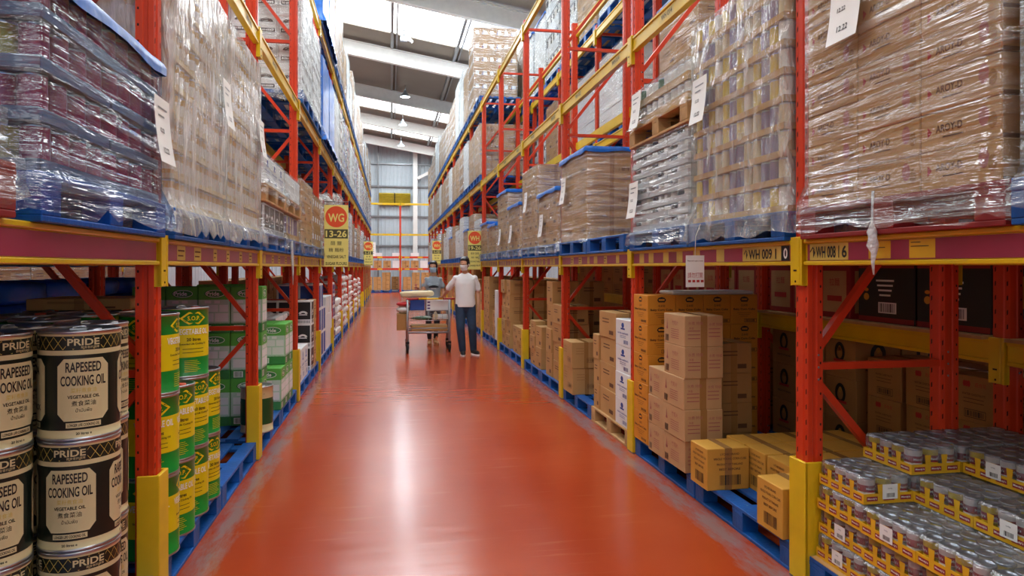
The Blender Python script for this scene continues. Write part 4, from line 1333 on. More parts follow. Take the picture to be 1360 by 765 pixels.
# bay three: green cartons
pallet('left', 2, 0, 0); pallet('left', 2, 1, 0)
G = (0.262, 0.262, 0.41)
w0 = 'left, third bay'
n = 0
for c in range(4):
    x = -2.06 + c * 0.266
    stack('green', G, x, 6.5, 3, w0, '%s stack of the inner wall' % ord_(c + 1), jit=.002)
stack('green', G, -1.19, 7.12, 1, w0, 'low stack at the aisle', jit=.002)
stack('green', G, -1.19, 7.39, 2, w0, 'second stack along the aisle', jit=.002)
stack('green', G, -1.19, 7.66, 2, w0, 'third stack along the aisle', jit=.002)
for c in range(2): stack('green', G, -1.46 - .266 * c, 7.2, 3, w0, '%s inner stack, far pallet' % ord_(c + 1), jit=.002)
TIN['creamgreen'].place((-1.13, 6.15, PH), 0.3, 'single cream and dark green oil tin beside the second upright')
# bay four: white and black cartons
pallet('left', 3, 0, 0); pallet('left', 3, 1, 0)
w0 = 'left, fourth bay'
for c in range(3):
    for q in range(3):
        stack('white', (0.25, 0.32, 0.40), -1.2 - .255 * c, 8.5 + .33 * q, 1 + (c > 0) * 1, w0, '%s row, %s from aisle' % (ord_(q + 1), ord_(c + 1)), jit=.003)
for c in range(4): stack('archblack', (0.215, 0.3, 0.315), -1.17 - .22 * c, 9.75, 3, w0, '%s stack facing the viewer' % ord_(c + 1), jit=.003)
stack('kraft', (0.215, 0.3, 0.315), -1.17, 10.06, 3, w0, 'stack past the black panels', jit=.003)
# bay five: blue panelled, white
pallet('left', 4, 0, 0); pallet('left', 4, 1, 0)
w0 = 'left, fifth bay'
for q in range(3): stack('bluewhite', (0.3, 0.34, 0.38), -1.22, 10.85 + .35 * q, 3 if q < 2 else 2, w0, '%s stack along aisle' % ord_(q + 1), jit=.004); stack('bluewhite', (0.3, 0.34, 0.38), -1.53, 10.85 + .35 * q, 3, w0, '%s stack, inner row' % ord_(q + 1), jit=.004)
for q in range(3): stack('plainwhite', (0.3, 0.34, 0.3), -1.22, 11.98 + .35 * q, 3, w0, '%s stack along aisle' % ord_(q + 1), jit=.01)
# bay six: purple boxes over cream tubs
pallet('left', 5, 0, 0); pallet('left', 5, 1, 0)
w0 = 'left, sixth bay'
for q in range(2):
    for c in range(2): stack('purple', (0.36, 0.3, 0.22), -1.25 - .37 * c, 13.25 + .31 * q, 5, w0, '%s row, %s from aisle' % (ord_(q + 1), ord_(c + 1)), jit=.006)


def sacks(kind, side, i, j, n, cols, dims, look, z=PH, back=False, lv=0, rows=1, cat='bag', group=None):
    x, y = slot(side, i, j, lv, back); sx = -1 if side == 'right' else 1
    me = {'sackw': 'sackw', 'sackred': 'sackred', 'sackblue': 'sackblue', 'cream': 'sackcream'}[kind]
    key = ('s', kind, dims)
    if key not in CELL: CELL[key] = [sack_mesh(dims[0], dims[1], dims[2], me if kind != 'sackred' else 'sackw', 3 + q, 'sackred' if kind == 'sackred' else None) for q in range(3)]
    for c in range(cols):
        for r in range(rows):
            for k in range(n):
                o = bpy.data.objects.new('sack', _r.choice(CELL[key])); COL.objects.link(o)
                o.location = (x + sx * (PX / 2 - dims[0] / 2 - r * (dims[0] + .02)) + _r.uniform(-.02, .02), y - PY / 2 + dims[1] / 2 + c * (PY - dims[1]) / max(1, cols - 1) + _r.uniform(-.01, .01), LEV[lv] + z + .001 + k * dims[2] * 1.002)
                o.rotation_euler = (0, 0, _r.uniform(-.08, .08) + (PI if _r.random() < .5 else 0))
                tag(o, '%s, %s up, %s column%s, %s' % (look, ord_(k + 1), ord_(c + 1), ', row %s' % 'ab'[r] if rows > 1 else '', place_name(side, i, j, lv, back).replace(', floor', '')), cat, group or 'sacks on the racks')


sacks('sackw', 'left', 5, 1, 5, 3, (0.45, 0.34, 0.15), 'white sack')
for i in range(6, NB + 1):
    if i in (10,): continue
    for j in (0, 1):
        pallet('left', i, j, 0)
        if i in (6, 7): sacks(['sackred', 'sackw'][(i + j) % 2], 'left', i, j, 8 if i == 6 or j else 6, 2, (0.5, 0.5, 0.15), ['red and white sack', 'white sack'][(i + j) % 2])
        elif i in (8, 9): sacks('sackw' if j else 'sackred', 'left', i, j, 7, 2, (0.5, 0.5, 0.15), 'white flour sack' if j else 'red and white sack')
        else:
            x, y = slot('left', i, j, 0)
            for c in range(2): stack('kraft', (0.4, 0.5, 0.28), x + .33, y - .27 + .54 * c, 4 + (c + j) % 2, 'left, %s bay, %s half' % (ord_(i + 1), ['near', 'far'][j]), '%s stack' % ord_(c + 1), jit=.01)

# ============================================================ LEFT RACK, SHELVES
pallet('left', 0, 0, 1, 'maroon', dy=-0.12); load('left', 0, 0, 1, 'tins_red', 0.14, 'low wrapped load of red tins', nv=1, nl=3, nd=3, seed=1, dy=-0.12)
pallet('left', 0, 1, 1); load('left', 0, 1, 1, 'tins_red', 0.62, 'blue filmed load of magenta tins', nv=4, nl=4, nd=3, film='film_b', cover=True, paper=(-.46, .46), seed=2)
for j in (0, 1):
    pallet('left', 1, j, 1); load('left', 1, j, 1, 'tins_gold', 1.30, 'tall milky filmed load of gold tins', nv=9, nl=3, nd=3, film='film_v', paper=(-.42, .86), seed=3 + j)
# bay three: white cartons on a bare pallet over wrapped black-logo cartons
for j in (0, 1):
    pallet('left', 2, j, 1, note='lower pallet')
    load('left', 2, j, 1, 'archblack' if j == 0 else 'tins_yel', 0.25, 'wrapped low load of %s' % ('black-panel cartons' if j == 0 else 'mixed tins'), nv=1, nl=4, nd=4, seed=5 + j, topfilm=False)
    pallet('left', 2, j, 1, 'wood', dz=PH + 0.26, note='pallet stacked on goods')
    load('left', 2, j, 1, 'white' if j == 0 else 'plainwhite', 0.24, 'low wrapped load of white cartons', z=2 * PH + .27, nv=1, nl=3, nd=3, seed=7 + j)
SH = {(3, 0): ('kraft', .75, 3), (3, 1): ('label', .7, 3), (4, 0): ('sackred', .8, 6), (4, 1): ('sack', .95, 6), (5, 0): ('sackred', 1.1, 7), (5, 1): ('sackred', 1.2, 7), (6, 0): ('plainwhite', 1.0, 4), (6, 1): ('sack', 1.1, 6), (7, 0): ('plainwhite', 1.1, 4), (7, 1): ('kraft', .9, 4)}
LK = {'kraft': 'wrapped load of kraft cartons', 'label': 'wrapped load of brown labelled cartons', 'sackred': 'wrapped load of red-spotted sacks', 'sack': 'wrapped load of white sacks', 'plainwhite': 'wrapped load of white boxes',
      'sackbluew': 'wrapped load of blue-spotted sacks', 'arch': 'tall load of black-arch cartons', 'tins_white': 'wrapped load of white trays', 'tins_yel': 'wrapped load of yellow tins', 'aroy': 'wrapped load of brown cartons'}
for i in range(3, NB + 1):
    for j in (0, 1):
        kd, H, nv = SH.get((i, j), (['kraft', 'plainwhite', 'sack'][(i + j) % 3], .8 + .1 * ((i * 3 + j) % 4), 4))
        pallet('left', i, j, 1); load('left', i, j, 1, kd, H, LK[kd], nv=nv, nl=2, nd=2, film='film' if i < 6 else 'film_far', seed=10 + i)
# middle shelf
pallet('left', 3, 0, 2); load('left', 3, 0, 2, 'arch', 1.3, LK['arch'], nv=4, nl=3, nd=4, film='film', seed=20)
pallet('left', 3, 1, 2); load('left', 3, 1, 2, 'arch', 1.2, LK['arch'], nv=4, nl=3, nd=4, film='film', seed=21)
for i, j in ((4, 0), (4, 1)):
    pallet('left', i, j, 2)
    load('left', i, j, 2, 'plainwhite', 1.15, 'load under loose blue plastic sheeting', nv=4, nl=2, nd=2, film='bluesheet', topfilm=True, amp=.018, seed=22 + j)
for i in range(5, NB + 1):
    for j in (0, 1):
        kd, H = [('sackbluew', 1.2), ('sackred', 1.3), ('plainwhite', 1.2), ('sack', 1.25)][(i * 2 + j) % 4]
        pallet('left', i, j, 2); load('left', i, j, 2, kd, H, LK[kd], nv=6 if 'sack' in kd else 4, nl=2, nd=2, film='film' if i < 6 else 'film_far', seed=30 + (i + j) % 3)
# top shelf
for i in range(1, NB + 1):
    for j in (0, 1):
        if i < 3: continue
        if (i, j) in ((3, 0), (3, 1)): continue
        pallet('left', i, j, 3)
        if i == 4 or (i, j) == (3, 1): load('left', i, j, 3, 'plainwhite', 1.3, 'load under loose blue plastic sheeting', nv=4, nl=2, nd=2, film='bluesheet', amp=.018, seed=40 + j)
        elif i == 5: load('left', i, j, 3, 'label', 1.45, LK['label'], nv=6, nl=2, nd=3, film='film_far' if j == 0 else 'film', seed=42, far=False)
        else:
            kd, H = [('label', 1.4), ('plainwhite', .95), ('label', 1.5), ('kraft', 1.05), ('plainwhite', 1.3)][(i * 3 + j) % 5]
            load('left', i, j, 3, kd, H, LK[kd], nv=5, nl=2, nd=2, film='film_far', seed=44 + (i + j) % 3)

# rear rack on the left: blue bags and cartons
for i in (0, 1, 2, 3):
    for j in (0, 1):
        pallet('left', i, j, 0, back=True)
        if i < 3: sacks('sackblue', 'left', i, j, 9 - (i + j) % 2, 2, (0.5, 0.52, 0.145), 'blue plastic bag', back=True)
        pallet('left', i, j, 1, back=True, dz=-0.13)
        load('left', i, j, 1, 'kraft', 1.0, 'load of plain cartons', back=True, z=PH - .13, nv=3, nl=2, nd=2, seed=50 + i, film='film_far')
for i in (4, 5, 6):
    for j in (0, 1):
        x, y = slot('left', i, j, 0, True); pallet('left', i, j, 0, back=True)
        for c in range(2): stack('kraft', (0.5, 0.5, 0.3), x + .28, y - .27 + .54 * c, 4, 'left rear, %s bay, %s half' % (ord_(i + 1), ['near', 'far'][j]), '%s stack' % ord_(c + 1), jit=.01)
for i in range(2, 13):
    for lv in (2,):
        pallet('left', i, 0, lv, back=True); load('left', i, 0, lv, 'plainwhite' if i % 2 else 'kraft', 1.2, 'rear load of boxes', back=True, nv=4, nl=2, nd=2, film='film_far', seed=60 + i % 3)
# ============================================================ RIGHT RACK, FLOOR
# ---- small food tins in yellow trays, first bay
sr, sh = 0.037, 0.108


def small_tin(k):
    b = MB(); st = M['steel']
    lab = M['canmaroon']; b.lathe([(sr * .95, 0), (sr, .003), (sr * .98, .006, M['canyel'] if k else M['canwhite']), (sr * .98, .045, M['canmaroon']), (sr * .98, .075, M['canyel'] if k else M['canwhite']), (sr * .98, .1, st), (sr, .104), (sr * .97, sh), (sr * .9, sh), (sr * .88, sh - .004), (.001, sh - .004)], st, 16)
    mp = wrapmap(sr + .0004)
    for c in (-.077, 0, .077): b.text('Mendy\'s', mp, c, .06, .014, M['white'], w=.05)
    if k: 
        for c in (-.04, .04): curved(b, sr + .0003, c - .018, c + .018, .012, .042, M['cangold'], 4)
    return b.mesh('tin')


ST = [small_tin(0), small_tin(1)]


def tin_tray(lx, ly, lab):
    b = MB(); y = M['trayy']; t = .003; hl = .045
    b.box(-lx / 2, -ly / 2, 0, lx / 2, ly / 2, t, y)
    for x0, y0, x1, y1 in ((-lx / 2, -ly / 2, lx / 2, -ly / 2 + t), (-lx / 2, ly / 2 - t, lx / 2, ly / 2), (-lx / 2, -ly / 2 + t, -lx / 2 + t, ly / 2 - t), (lx / 2 - t, -ly / 2 + t, lx / 2, ly / 2 - t)):
        b.box(x0, y0, t, x1, y1, hl, y)
    for s in ('X-', 'X+', 'Y-', 'Y+'):
        mp, W = face(s, lx, ly, .1, .0006); n = 3 if W < .28 else 4
        mp2, _ = face(s, lx, ly, .1, .0012)
        for q in range(n):
            c = -W / 2 + (q + .5) * W / n; rect(b, mp, c - .027, .013, c + .027, .033, M['canmaroon']); b.text('Mendy\'s', mp2, c, .023, .011, M['white'], w=.045)
        if n:   # tabs rising between the tins
            for q in range(1, n):
                c = -W / 2 + q * W / n; b.add([mp(c - .012, hl), mp(c + .012, hl), mp(c + .016, .085), mp(c - .016, .085)], [(0, 1, 2, 3)], y)
    parts = [('tray', b.mesh('tray'))]
    nx, ny = int(lx / .077), int(ly / .077); dx, dy = (lx - .006) / nx, (ly - .006) / ny; r = random.Random(lab)
    k = 0
    for i in range(nx):
        for j in range(ny):
            k += 1; parts.append(('tin', ST[(i + j) % 2 if r.random() < .8 else 0], None, (-lx / 2 + .003 + (i + .5) * dx, -ly / 2 + .003 + (j + .5) * dy, .004)))
    b = MB(); b.box(-lx / 2 + .002, -ly / 2 + .002, hl + .002, lx / 2 - .002, ly / 2 - .002, .1165, M['film_tray'], .012); parts.append(('shrink_film', b.mesh('shrink_film'), 'clear shrink film over the tins'))
    if lab:
        b = MB(); mp, W = face('Y-' if lab == 1 else 'X-', lx, ly, .1, .004)
        rect(b, mp, -.035, .02, .04, .085, M['white']); mp2, W = face('Y-' if lab == 1 else 'X-', lx, ly, .1, .0046); barcode(b, mp2, -.015, .028, .025, .046, M['black'], 9); b.text('12x750g', mp2, .002, .066, .006, M['grey'])
        parts.append(('barcode_label', b.mesh('barcode_label'), 'white barcode label'))
    return Proto('tin_tray', parts, 'tray of tins', 'trays of small tins')


TT = [tin_tray(.25, .315, k) for k in (0, 1, 2)]
# rear-most layer ends: (level 1..5, column x centre, list of y centres)
TX = [2.165, 2.42, 2.675, 2.93]
pallet('right', 0, 1, 0); pallet('right', 0, 0, 0)
b = MB(); b.box(2.0, 1.9, PH + .0005, 3.08, 3.0, PH + .004, M['kraft'])
sheet = b.build('cardboard_sheet'); tag(sheet, 'thin cardboard layer sheet on blue pallet under the tin trays', 'sheet')
names = ['bottom', 'second', 'third', 'fourth', 'top']
for lv in range(5):
    z = PH + .005 + lv * .1175
    for c, x in enumerate(TX):
        for q in range(5):
            y = 2.84 - q * .318
            if lv < 2 and c > 0 and not (q > 3): continue          # buried under the layers above
            if lv == 2 and c > 1: continue
            if lv == 4 and (c == 0 or (c == 1 and q > 0)): continue
            if lv == 3 and c == 0 and q > 0: continue
            if q > 3 and lv < 5: continue
            k = 0
            if lv == 3 and c == 0: k = 1
            if (lv, c, q) in ((4, 2, 1), (3, 1, 2), (2, 0, 1), (1, 0, 0), (0, 0, 0), (2, 0, 3), (1, 0, 2)): k = 2
            TT[k].place((x + (.0 if lv % 2 else -.012) + _r.uniform(-.004, .004), y + _r.uniform(-.003, .003), z), 0,
                        'yellow tray of small tins, %s layer, %s from the aisle, %s toward the viewer' % (names[lv], ord_(c + 1), ord_(q + 1)))

# ---- second bay: ochre and pink printed cartons, corn cartons
pallet('right', 1, 0, 0); pallet('right', 1, 1, 0)
O = (0.285, 0.24, 0.262)
w0 = 'second bay, right'
og = 'ochre cartons on the near pallet'
one('ochre', (.285, .24, .262), (2.09, 4.11, PH), 0.0, 'ochre barcode carton standing alone at the pallet corner nearest the pink stack', og)
one('ochre', (.285, .25, .262), (2.12, 3.33, PH), 0.0, 'ochre barcode carton directly behind the first yellow impact guard', og)
for c, x in enumerate((2.385, 2.675, 2.95)):
    for q, y in enumerate((3.42, 3.68, 3.94, 4.19)):
        if c == 0 and q == 0: continue
        one('ochre', (.285, .24, .262), (x, y, PH), 0.0, 'ochre carton, %s inner row, %s from the first upright' % (ord_(c + 1), ord_(q + 1)), og)
PK = (0.28, 0.36, 0.214)
stack('pink', PK, 2.10, 4.535, 5, w0, 'tall stack', jit=.006)
stack('pink', (0.28, 0.29, 0.214), 2.10, 4.865, 3, w0, 'low stack behind the tall one', jit=.004)
stack('dark', PK, 2.42, 4.72, 4, w0, 'inner shaded stack', jit=.004)
CN = (0.232, 0.31, 0.236)
for c in range(4): stack('corn', CN, 2.1 + c * .235, 5.245, 5, w0, '%s stack from the aisle' % ord_(c + 1), jit=.001)
b = MB(); b.box(-.35, -.14, 0, .35, .14, .03, M['boxwhite'], .01); o = b.build('plastic_sheet', None, (2.55, 5.25, PH + 5 * .236 + .001)); tag(o, 'folded white plastic sheet lying on the corn cartons', 'plastic sheet')
# ---- third bay
pallet('right', 2, 0, 0, 'wood'); pallet('right', 2, 1, 0)
w0 = 'third bay, right'
stack('blueprint', (0.24, 0.37, 0.235), 2.13, 5.755, 4, w0, 'stack by upright', jit=.004)
stack('kraft', (0.3, 0.48, 0.245), 2.17, 6.2, 4, w0, 'stack after the white ones', jit=.006)
for k in range(3): pass
stack('kraft', (0.3, 0.19, 0.245), 2.17, 6.56, 3, w0, 'narrow stack', jit=.006)
stack('kraft', (0.3, 0.48, 0.245), 2.49, 6.2, 4, w0, 'inner stack', jit=.006)
stack('kraftbar', (0.33, 0.4, 0.288), 2.12, 7.45, 2, w0, 'low pair', jit=.006)
stack('kraftbar', (0.33, 0.4, 0.288), 2.47, 7.45, 2, w0, 'inner low pair', jit=.006)
# ---- fourth and following bays
pallet('right', 3, 0, 0); pallet('right', 3, 1, 0)
w0 = 'fourth bay, right'
stack('kraft', (0.34, 0.46, 0.235), 2.19, 8.2, 4, w0, 'first stack', jit=.01)
stack('kraft', (0.34, 0.32, 0.305), 2.19, 8.62, 4, w0, 'second stack', jit=.01); stack('kraft', (0.34, 0.32, 0.305), 2.55, 8.62, 4, w0, 'second stack, inner row', jit=.01)
stack('kraft', (0.34, 0.35, 0.29), 2.19, 9.27, 2, w0, 'third stack', jit=.01)
stack('kraft', (0.34, 0.35, 0.21), 2.19, 9.68, 3, w0, 'fourth stack', jit=.01)
stack('kraft', (0.34, 0.35, 0.29), 2.56, 9.4, 3, w0, 'inner stack', jit=.01)
pallet('right', 4, 0, 0); pallet('right', 4, 1, 0)
w0 = 'fifth bay, right'
for q, (y, n_) in enumerate(((10.62, 2), (11.05, 2), (11.75, 5), (12.2, 5))):
    stack('kraft', (0.4, 0.4, 0.235 if n_ > 2 else .22), 2.21, y, n_, w0, '%s stack' % ord_(q + 1), jit=.012)
    stack('kraft', (0.4, 0.4, 0.235 if n_ > 2 else .22), 2.64, y, n_, w0, '%s stack, inner row' % ord_(q + 1), jit=.012)
pallet('right', 5, 0, 0); pallet('right', 5, 1, 0)
w0 = 'sixth bay, right'
stack('plainwhite', (0.26, 0.3, 0.24), 2.13, 13.0, 4, w0, 'first stack', jit=.006)
stack('kraft', (0.34, 0.35, 0.27), 2.18, 13.4, 2, w0, 'second stack', jit=.01)
stack('kraft', (0.4, 0.4, 0.3), 2.2, 14.1, 4, w0, 'third stack', jit=.01); stack('kraft', (0.4, 0.4, 0.3), 2.2, 14.55, 4, w0, 'fourth stack', jit=.01); stack('kraft', (0.4, 0.4, 0.3), 2.62, 14.1, 4, w0, 'inner stack', jit=.01)
for i in range(6, NB + 1):
    if i == 10: continue
    for j in (0, 1):
        pallet('right', i, j, 0); x, y = slot('right', i, j, 0)
        for c in range(2): stack('kraft' if i % 3 else 'kraftbar', (0.42, 0.5, 0.28), x - .33, y - .27 + .54 * c, 3 + (c + i + j) % 3, '%s bay, %s half, right' % (ord_(i + 1), ['near', 'far'][j]), '%s stack' % ord_(c + 1), jit=.012)

# ============================================================ RIGHT RACK, SHELVES
pallet('right', 0, 0, 1); load('right', 0, 0, 1, 'aroy', 1.3, 'wrapped brown carton load, edge only', nv=8, nl=2, nd=3, seed=70)
pallet('right', 0, 1, 1, 'maroon'); load('right', 0, 1, 1, 'aroy', 1.28, 'tall wrapped load of flat coconut cartons', nv=9, nl=3, nd=2, paper=(.2, 0.98), seed=71, skirt=.13, flare_=0) if False else load('right', 0, 1, 1, 'aroy', 1.28, 'tall wrapped load of flat coconut cartons', nv=9, nl=3, nd=3, paper=(.2, 0.98), seed=71, skirt=.13)
pallet('right', 1, 0, 1); load('right', 1, 0, 1, 'tins_yel', 1.27, 'tall filmed load of yellow tins', nv=9, nl=3, nd=3, film='film_m', paper=(.36, .92), seed=72, skirt=.13)
pallet('right', 1, 1, 1, note='lower pallet'); load('right', 1, 1, 1, 'tins_white', 0.68, 'wrapped load of white trays', nv=8, nl=3, nd=3, paper=(.42, .4), seed=73, topfilm=False)
pallet('right', 1, 1, 1, 'wood', dz=PH + .69, note='pallet stacked on goods'); load('right', 1, 1, 1, 'tins_green', 0.28, 'low wrapped load of green tins', z=2 * PH + .7, nv=2, nl=3, nd=3, paper=(.36, .26), seed=74, skirt=.05)
pallet('right', 2, 1, 1); load('right', 2, 1, 1, 'kraftbar', .94, 'big wrapped carton load, blue top sheet', nv=3, nl=2, nd=2, cover=True, paper=(.3, .72), seed=75, skirt=0.02)
pallet('right', 2, 0, 1)
pallet('right', 3, 0, 1); load('right', 3, 0, 1, 'kraft', .68, 'low wrapped carton load, blue top sheet', nv=3, nl=2, nd=2, cover=True, paper=(.2, .4), seed=76)
pallet('right', 3, 1, 1); load('right', 3, 1, 1, 'kraft', 1.12, 'tall wrapped load of kraft cartons', nv=5, nl=3, nd=2, paper=(.1, .8), seed=77)
pallet('right', 4, 0, 1); load('right', 4, 0, 1, 'kraft', .72, 'low wrapped carton load, blue top sheet', nv=3, nl=2, nd=2, cover=True, paper=(.1, .4), seed=78)
pallet('right', 4, 1, 1); load('right', 4, 1, 1, 'kraft', 1.05, 'mid-height wrapped load, blue top sheet', nv=4, nl=2, nd=2, cover=True, paper=(.1, .4), seed=79)
for i in range(5, NB + 1):
    for j in (0, 1):
        kd, H, cv = [('plainwhite', .8, False), ('kraft', 1.0, False), ('kraft', .7, True), ('plainwhite', 1.1, False)][(i * 2 + j) % 4]
        if i == 5: kd, H, cv = ('plainwhite', .6, j == 0)[0:3] if False else ('kraft', .55 + .1 * j, True)
        pallet('right', i, j, 1); load('right', i, j, 1, kd, H, LK[kd], nv=4, nl=2, nd=2, cover=cv, film='film_far', seed=80 + (i + j) % 3)
for i in range(6, NB + 1):
    for j in (0, 1):
        kd, H = [('kraft', 1.15), ('kraft', 1.1), ('plainwhite', 1.2), ('label', 1.2)][(i * 2 + j) % 4]
        pallet('right', i, j, 2); load('right', i, j, 2, kd, H, LK[kd], nv=4, nl=2, nd=2, film='film_far', seed=84 + (i + j) % 3)
pallet('right', 6, 0, 3)
pallet('right', 6, 1, 3); load('right', 6, 1, 3, 'label', 1.95, 'very tall load of labelled brown cartons', nv=6, nl=2, nd=3, film='film', seed=90, far=False)
load('right', 6, 0, 3, 'label', .3, 'low load of labelled brown cartons', nv=1, nl=2, nd=3, film='film', seed=91, far=False) if False else None
for i in range(7, NB + 1):
    for j in (0, 1):
        kd, H = [('plainwhite', 1.6), ('label', 1.4), ('label', 1.2), ('kraft', 1.3)][(i + j) % 4]
        pallet('right', i, j, 3); load('right', i, j, 3, kd, H, LK[kd], nv=5, nl=2, nd=2, film='film_far', seed=92 + (i + j) % 3)

# ============================================================ REAR RACK ON THE RIGHT
bx = BRX + .06
# floor: brown cartons with a red flower; further on black oval cartons
FL = (0.42, 0.31, 0.262)
for i in (0, 1):
    for j in (0, 1):
        pallet('right', i, j, 0, back=True); x, y = slot('right', i, j, 0, True)
        w0 = 'rear %s bay, %s half' % (ord_(i + 1), ['near', 'far'][j])
        if (i, j) == (1, 1):
            for q in range(3): stack('logo', (.36, .34, .30), bx + .19, y - .37 + q * .36, 3, w0, '%s stack' % ord_(q + 1), jit=.004); stack('logo', (.36, .34, .30), bx + .56, y - .37 + q * .36, 3, w0, '%s inner stack' % ord_(q + 1), jit=.004)
        else:
            for q in range(3): stack('flower', FL, bx + .24, y - .37 + q * .36, 3, w0, '%s stack' % ord_(q + 1), jit=.01)
            for q in range(2): stack('flower', (.42, .4, .262), bx + .7, y - .3 + q * .5, 3, w0, '%s inner stack' % ord_(q + 1), jit=.01)
# goods on the low beam: deck boards of a pallet, then cartons
z1 = 1.04 + .125
for i in (0, 1, 2):
    for j in (0, 1):
        x, y = slot('right', i, j, 0, True)
        w0 = 'rear %s bay, %s half' % (ord_(i + 1), ['near', 'far'][j])
        b = MB(); b.box(bx - .11, y - .56, z1, bx + .85, y + .56, z1 + .018, M['wood']); tag(b.build('shelf_board'), 'bare wooden shelf board on the low beam, %s' % w0, 'shelf board')
        kd = 'redblack' if i == 0 or (i, j) == (1, 0) else 'redwhite'
        for q in range(2 if kd == 'redblack' else 3):
            n2 = 2 if kd == 'redblack' else 3
            stack(kd, (.4, (1.08 / n2) - .02, .40), bx + .18, y - .54 + (q + .5) * 1.08 / n2, 3 if kd != 'redblack' else 2, 'low beam, ' + w0, '%s stack' % ord_(q + 1), z0=z1 + .019, jit=.004)
for i in range(2, 8):
    for j in (0, 1):
        x, y = slot('right', i, j, 0, True); pallet('right', i, j, 0, back=True)
        w0 = 'rear %s bay, %s half' % (ord_(i + 1), ['near', 'far'][j])
        n_ = 5 if i < 5 else 4
        for c in range(2): stack('dark', (0.5, 0.5, 0.29), x - .3, y - .27 + .54 * c, 3 if i == 2 else n_, w0, '%s stack' % ord_(c + 1), jit=.01)
for i in range(0, 13):
    for j in (0, 1):
        for lv in (2, 3):
            if lv == 2 and (i, j) in ((0, 0),): continue
            if lv == 2 and i < 4 and j == 0: continue
            if lv == 3 and i < 2: continue
            kd = ['plainwhite', 'kraft', 'tins_white'][(i + j + lv) % 3] if i > 3 else ['plainwhite', 'kraft'][(i + j) % 2]
            cv = (i + j) % 3 == 0
            pallet('right', i, j, lv, back=True)
            load('right', i, j, lv, kd, (1.0 if lv == 2 else 1.5) + .1 * ((i + j) % 3), 'rear ' + LK[kd].replace('wrapped load of ', '') + ' load', back=True, nv=4, nl=2, nd=2, cover=cv, film='film', seed=100 + (i + j) % 4)
for i in range(1, 7):
    for j in (0, 1):
        pallet('right', i, j, 1, back=True, dz=.05) if False else None

# racks of the next aisles, seen through the gaps
def next_aisle(side, x):
    rot = 0 if side == 'right' else PI; sg = 1 if side == 'right' else -1
    for k in range(-1, 7):
        FRB.place((x, RY + k * BAY + (PW if side == 'left' else 0), 0), rot, 'orange upright frame, %s along, next aisle on the %s' % (ord_(k + 2), side))
        if k == 6: break
        for lv in (1, 2, 3):
            Proto('rack_beam', BP['plain'], 'rack beam', 'rack beams').place((x, RY + k * BAY + PW + (SPAN if side == 'left' else 0), LEV[lv] - .125), rot, 'yellow beam, %s shelf, %s bay, next aisle on the %s' % (['', 'lowest', 'middle', 'top'][lv], ord_(k + 2), side))
        for lv in (0, 1, 2):
            for j in (0, 1):
                y = RY + k * BAY + PW + .58 + 1.14 * j; cx = x + sg * .5; ds = '%s half of %s bay, %s, next aisle %s' % (('near', 'far')[j], ord_(k + 2), LEVN[lv], side)
                PALF['blue'].place((cx, y, LEV[lv]), 0, 'blue pallet, ' + ds)
                kd = ['kraft', 'dark', 'dark', 'kraft'][(k + j + lv) % 4]
                Proto('wrapped_load', load_parts(kd, side, 1.4, nl=2, nd=2, nv=4, film='film_far', far=True, seed=110), 'pallet load', 'wrapped pallet loads').place((cx, y, LEV[lv] + PH + .001), rot, LOOK[kd] + ' load, ' + ds)


next_aisle('left', -5.4)
next_aisle('right', 6.6)

# ============================================================ FAR WALL RACK GOODS
n = 0
for c, x in enumerate((-1.6, -0.55, 0.05 + .0, 1.25, 2.35)):
    w0 = 'far wall rack, %s pallet' % ord_(c + 1)
    PALF['blue'].place((x if c != 2 else .02, t_y + .55 + (1.2 if c == 2 else 0), 0), PI / 2, 'blue pallet on floor, %s' % w0)
    for q in range(2):
        stack('kraftbar' if c % 2 else 'kraft', (0.46, .5, .27), x - .26 + .52 * q + (0 if c != 2 else -.03), t_y + .3 + (1.2 if c == 2 else 0), 4 - (c + q) % 2, w0, '%s stack' % ord_(q + 1), jit=.01)
for c in range(9):
    x = -1.9 + c * .56
    if abs(x - .63) < .25: continue
    one(['kraft', 'plainwhite', 'kraft'][c % 3], (0.46, .5, .45), (x, t_y + .3, 1.51), 0, '%s, %s along the lower far wall shelf' % (['kraft carton', 'white box', 'kraft carton'][c % 3], ord_(c + 1)), 'far wall cartons')
    if c % 2 == 0: one('plainwhite', (0.5, .5, .2), (x, t_y + .3, 2.23), 0, 'low white box, %s along the upper far wall shelf' % ord_(c + 1), 'far wall cartons')
for k, x in enumerate((-0.97, 0.6)):
    pass
# ============================================================ SIGNS
def sign(loc, w, h, top, nums, lines, label, ang=0):
    t = empty('hanging_sign', loc, ang); tag(t, label, 'sign', 'hanging aisle signs')
    b = MB(); b.box(-w / 2, -.006, -h, w / 2, .006, 0, M['signy'], .002); b.build('board', t)
    b = MB()
    for s in (1, -1):
        mp = (lambda s_: lambda u, v: (u * s_, -.0072 * s_, v))(s); mp2 = (lambda s_: lambda u, v: (u * s_, -.008 * s_, v))(s)
        disc(b, mp, 0, -w * .5, w * .45, w * .45, M['signr'], 32); b.text(top, mp2, 0, -w * .54, w * .36, M['signy'], w=w * .66)
        rect(b, mp, -w * .48, -w * 1.42, w * .48, -w * 1.03, M['signd']); b.text(nums, mp2, 0, -w * 1.225, w * .28, M['signy'], w=w * (.86 if len(nums) > 4 else .6))
        for q, (tx, hh, ww) in enumerate(lines): b.text(tx, mp, 0, -w * (1.62 + q * .29), w * hh, M['signd'], w=w * ww)
    b.build('lettering', t)
    b = MB(); b.tube([(-w * .4, 0, 0), (-w * .4, 0, .05)], .003, M['grey']); b.tube([(w * .4, 0, 0), (w * .4, 0, .05)], .003, M['grey']); b.tube([(-w * .5, 0, .05), (w * .5, 0, .05)], .006, M['grey']); b.build('hanger', t)


